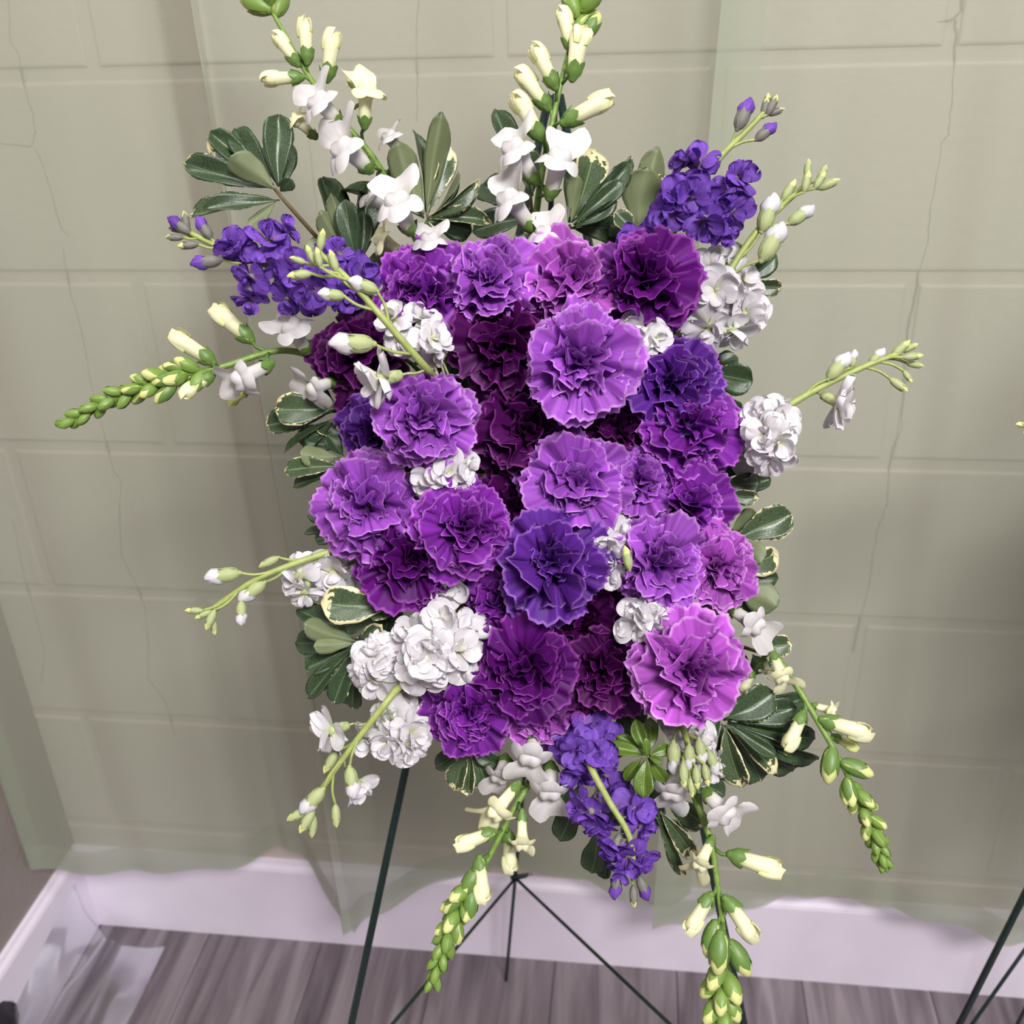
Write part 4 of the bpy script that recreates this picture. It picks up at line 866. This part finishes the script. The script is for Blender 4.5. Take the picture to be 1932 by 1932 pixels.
sprig('large dark sprig fanning out at the lower right',
  [(1368, 1358, .055), (1345, 1345, .08)],
  [(1370, 1356, 1462, 1308, 70, .05, .045, .1), (1372, 1358, 1505, 1338, 60, .055, .055, .2), (1374, 1362, 1550, 1400, 56, .06, .06, .1), (1374, 1362, 1556, 1452, 48, .06, .065, .3), (1372, 1365, 1465, 1430, 30, .045, .035, .1), (1370, 1368, 1472, 1460, 40, .055, .055, -.2, 'v'), (1368, 1370, 1396, 1492, 56, .05, .045, .2, 'v'), (1366, 1368, 1440, 1480, 70, .06, .065, .1), (1362, 1365, 1370, 1480, 44, .06, .06, .3), (1372, 1360, 1520, 1320, 50, .07, .08, .2), (1360, 1352, 1320, 1400, 40, .06, .05, .3), (1372, 1364, 1510, 1470, 54, .065, .075, .1)], foam=None)
sprig('small bright green young sprig at the bottom centre',
  [(1222, 1428, .0), (1215, 1400, .04)],
  [(1220, 1425, 1150, 1400, 34, .002, -.004, .2), (1222, 1420, 1196, 1358, 34, .004, 0, -.1), (1224, 1420, 1238, 1352, 36, .012, .012, .3), (1226, 1424, 1268, 1412, 28, .004, 0, .2), (1220, 1432, 1212, 1514, 46, .0, -.01, .1), (1226, 1432, 1258, 1488, 34, .004, 0, .2), (1216, 1432, 1200, 1488, 26, .004, .002, .2), (1212, 1430, 1170, 1474, 28, .008, .004, .2), (1222, 1428, 1222, 1408, 18, -.004, -.014, .2), (1218, 1422, 1160, 1380, 28, .012, .012, .4), (1224, 1428, 1250, 1440, 18, -.002, -.008, .3)], LEAFB, 'sprigs of variegated greenery', GREEN)
sprig('dark leaves under the hanging violet stock', [(1110, 1480, .06), (1090, 1420, .08)],
  [(1100, 1470, 1052, 1590, 50, .05, .05, .2), (1130, 1560, 1112, 1650, 50, .05, .05, .3), (1080, 1460, 1050, 1520, 44, .05, .05, .3), (1170, 1480, 1150, 1560, 50, .05, .05, .2), (1140, 1570, 1140, 1660, 36, .055, .055, .4)])
sprig('variegated leaves hanging behind the right hanging snapdragon', [(1260, 1500, .045), (1230, 1440, .08)],
  [(1245, 1530, 1312, 1620, 40, .04, .045, .2, 'v'), (1235, 1540, 1300, 1580, 44, .045, .05, .1), (1250, 1500, 1330, 1560, 56, .045, .045, .3, 'v'), (1240, 1480, 1230, 1560, 50, .05, .05, .3), (1280, 1460, 1370, 1505, 50, .05, .05, .2), (1240, 1530, 1292, 1655, 30, .045, .05, .5, 'v')])
sprig('curled variegated leaves at the bottom left under the purple carnation', [(885, 1420, .055), (900, 1390, .08)],
  [(885, 1420, 850, 1490, 50, .05, .045, .4, 'v'), (888, 1420, 880, 1502, 42, .048, .045, .6, 'v'), (892, 1418, 920, 1490, 50, .05, .05, .3, 'v'), (880, 1418, 820, 1445, 40, .055, .05, .3), (895, 1415, 950, 1460, 46, .05, .05, .2), (890, 1415, 925, 1440, 30, .045, .04, .3)])
sprig('rosette of green leaves at the lower left beside the white stock florets', [(672, 1212, .03), (700, 1205, .06)],
  [(672, 1210, 570, 1178, 46, .025, .015, .1, 'u'), (670, 1214, 590, 1222, 32, .02, .01, .2, 'u'), (668, 1206, 560, 1142, 50, .035, .035, .3), (668, 1210, 552, 1210, 50, .04, .045, .2), (670, 1216, 575, 1262, 46, .035, .03, .1), (672, 1218, 572, 1318, 42, .028, .025, .2), (676, 1220, 626, 1330, 46, .026, .02, .1), (674, 1220, 600, 1300, 40, .035, .035, .4), (680, 1222, 655, 1345, 60, .04, .045, .3), (680, 1205, 720, 1180, 30, .03, .02, .3, 'v')])
sprig('broad cream edged leaf above the green rosette at the lower left', [(742, 1140, .03), (770, 1130, .07)],
  [(738, 1142, 606, 1136, 76, .02, .01, .05, 'v'), (750, 1128, 690, 1122, 36, .025, .02, .2, 'v'), (752, 1150, 694, 1150, 40, .022, .018, .1, 'v'), (760, 1160, 700, 1200, 56, .05, .05, .2), (745, 1150, 640, 1180, 54, .04, .04, .2), (735, 1170, 660, 1250, 50, .05, .05, .3)])
sprig('variegated leaf pair under the left white snapdragon floret', [(635, 775, .065), (660, 770, .085)],
  [(630, 768, 518, 772, 66, .055, .05, .1, 'v'), (625, 778, 500, 800, 56, .065, .065, .3), (630, 790, 528, 848, 20, .06, .06, .4), (632, 792, 566, 862, 30, .062, .06, .5), (640, 780, 585, 740, 50, .07, .07, .3), (640, 800, 560, 830, 40, .075, .08, .2)])
sprig('dark leaves stacked at the left edge behind the dense lilac carnation', [(645, 870, .06), (670, 870, .085)],
  [(640, 862, 566, 858, 46, .055, .05, .2, 'u'), (642, 880, 534, 884, 44, .05, .045, .2, 'v'), (642, 890, 550, 912, 36, .055, .05, .4), (642, 840, 575, 832, 40, .065, .06, .2), (645, 830, 600, 800, 36, .065, .06, .4, 'v'), (648, 860, 620, 820, 34, .06, .055, .3)])
sprig('small dark leaves at the left edge below the dense lilac carnation', [(640, 1000, .055), (670, 1000, .08)],
  [(640, 990, 585, 958, 42, .05, .045, .2), (638, 1000, 580, 972, 20, .05, .05, .6), (640, 1008, 594, 1016, 34, .05, .05, .3), (636, 1010, 572, 1000, 26, .055, .055, .5)])
sprig('shaded leaves filling the gaps behind the upper carnations', [(1000, 640, .085), (985, 700, .11)],
  [(1010, 620, 1000, 560, 56, .075, .07, .2), (900, 620, 850, 600, 50, .08, .07, .2), (880, 600, 830, 630, 56, .08, .075, .2), (1180, 620, 1160, 580, 50, .075, .07, .3), (1200, 650, 1280, 620, 56, .07, .07, .2), (880, 700, 900, 760, 60, .075, .07, .1), (1000, 500, 990, 440, 56, .08, .075, .2), (720, 680, 660, 600, 60, .085, .085, .2), (860, 740, 790, 700, 60, .08, .075, .2)])
sprig('shaded leaves filling the gaps behind the lower carnations', [(1000, 1120, .085), (985, 1060, .11)],
  [(760, 930, 780, 860, 60, .08, .07, .2), (770, 940, 800, 980, 60, .08, .07, .2), (840, 1110, 900, 1140, 60, .08, .07, .2), (960, 1080, 940, 1040, 50, .07, .065, .2), (1180, 1120, 1200, 1060, 60, .08, .07, .2), (1190, 1180, 1230, 1230, 60, .075, .07, .3), (1150, 1330, 1220, 1360, 60, .07, .065, .2), (920, 1230, 880, 1300, 50, .075, .07, .2), (1060, 1330, 1000, 1400, 56, .07, .065, .2), (1170, 1340, 1180, 1400, 50, .06, .06, .3), (1300, 1150, 1370, 1160, 56, .075, .07, .2), (700, 1150, 760, 1170, 60, .07, .065, .2)])

# ------------------------------------------------------------------ the corner: clear film and a black bag
def film_mat():
    m, nt, b, o = new_mat('clear_film'); L = nt.links.new
    for n in list(nt.nodes):
        if n != o: nt.nodes.remove(n)
    gl = nd(nt, 'ShaderNodeBsdfGlossy'); gl.inputs[0].default_value = (.95, .97, 1, 1); gl.inputs['Roughness'].default_value = .14
    tp = nd(nt, 'ShaderNodeBsdfTransparent'); tp.inputs[0].default_value = (.9, .92, .93, 1)
    fr = nd(nt, 'ShaderNodeFresnel'); fr.inputs[0].default_value = 1.55
    m2 = nd(nt, 'ShaderNodeMixShader'); L(math_n(nt, 'ADD', math_n(nt, 'MULTIPLY', fr.outputs[0], .5), .015, True), m2.inputs[0]); L(tp.outputs[0], m2.inputs[1]); L(gl.outputs[0], m2.inputs[2]); L(m2.outputs[0], o.inputs[0])
    return m
def film():
    c = on_z(240, 1840, 0); root = thing('plastic_film', (c.x, c.y, .001), 'sheet of clear glossy plastic film lying in the corner by the baseboard', 'plastic film')
    V = []; F = []; nu, nv = 30, 26
    prof = smooth_path([Vector((-.803, 0, .125)), Vector((-.797, 0, .07)), Vector((-.785, 0, .03)), Vector((-.765, 0, .008)), Vector((-.735, 0, .004)), Vector((-.71, 0, .004)), Vector((-.685, 0, .008))], 5)
    for j in range(nv+1):
        v = j/nv
        for i in range(nu+1):
            p = prof[i]; y = -.05-.26*v+.03*math.sin(i*.2)*v
            nzv = noise.noise(Vector((p.x*14, y*9, p.z*14))); n2 = noise.noise(Vector((p.x*60, y*40, 3)))
            V.append(Vector((p.x+.012*max(0, nzv)*(1 if p.z > .02 else .3), y, max(.0015, p.z*(1-.35*v)+.003*max(0, nzv+.1)))))
    for j in range(nv):
        for i in range(nu): a = j*(nu+1)+i; F.append((a, a+1, a+nu+2, a+nu+1))
    add('film_sheet', mesh('film_sheet', V, F), film_mat(), None, root)
    Q = [V[i] for i in range(nu+1)]; V2, F2 = tube([q+Vector((0, 0, .0006)) for q in Q], .0009, 5)
    add('rolled_edge', mesh('rolled_edge', V2, F2), film_mat(), None, root)
film()
BLACK = plain('black_bag_plastic', lin((24, 24, 30)), .38, .3, 60, .3)
def bag():
    c = on_z(-108, 2010, .05); root = thing('black_bag', (c.x, c.y, 0), 'corner of a black bag on the floor at the lower left', 'bag')
    V = []; F = []; n, k = 12, 20
    for i in range(n+1):
        th = math.pi*i/n
        for j in range(k):
            ph = 2*math.pi*j/k; cx, sx = math.cos(ph), math.sin(ph); e = .6
            x = .085*math.copysign(abs(cx)**e, cx)*math.sin(th)**.5; y = .085*math.copysign(abs(sx)**e, sx)*math.sin(th)**.5; z = .072+.07*math.cos(th)
            q = noise.noise(Vector((x*30, y*30, z*30)))*.008*math.sin(th)
            V.append(Vector((c.x+x+q, c.y+y+q, max(.001, z+q))))
    for i in range(n):
        for j in range(k): a = i*k+j; b = i*k+(j+1) % k; F.append((a, b, b+k, a+k))
    add('bag_body', mesh('bag_body', V, F), BLACK, None, root)
    V, F = tube(smooth_path([Vector((c.x-.04, c.y, .135)), Vector((c.x-.02, c.y-.02, .19)), Vector((c.x+.01, c.y-.02, .19)), Vector((c.x+.03, c.y, .135))], 5), .004, 6)
    add('bag_handle', mesh('bag_handle', V, F), BLACK, None, root)
bag()

# ------------------------------------------------------------------ the next spray, standing beyond the right edge
OFF = Vector((AP2.x-apex.x+.05, 0, 0))
def copy_thing(src, off, label, group):
    def cp(o, par):
        c = o.copy(); COL.objects.link(c)
        if par is not None: c.parent = par; c.matrix_parent_inverse = o.matrix_parent_inverse.copy()
        for ch in KIDS.get(o.name, []): cp(ch, c)
        return c
    r = cp(src, None); r.location = Vector(r.location)+off; r['label'] = label; r['group'] = group
    return r
by = {}
for o in list(COL.objects):
    if 'label' in o: by[o['label']] = o
def find(t): return next(o for l, o in by.items() if t in l)
copy_thing(find('floral foam block'), OFF, 'dark green floral foam block of the spray beyond the right edge', 'floral foam cages')
find('floral foam block')['group'] = 'floral foam cages'
for l, o in list(by.items()):
    if o['category'] == 'carnation': copy_thing(o, OFF, 'second spray, '+l, 'carnations of the second spray')
for t in ('rosette of green leaves', 'broad cream edged leaf', 'dark leaves stacked', 'variegated leaf pair', 'rosette of olive leaves', 'shaded leaves filling the gaps behind the lower'):
    o = find(t); copy_thing(o, OFF, 'second spray, '+o['label'], 'greenery of the second spray')
p = W(1908, 806, .02)-W(365, 1152, .02)
copy_thing(find('thin white stock stem drooping'), Vector((p.x, p.y, p.z)), 'pale bud tip of a stock stem at the right edge', 'stock stems of the second spray')
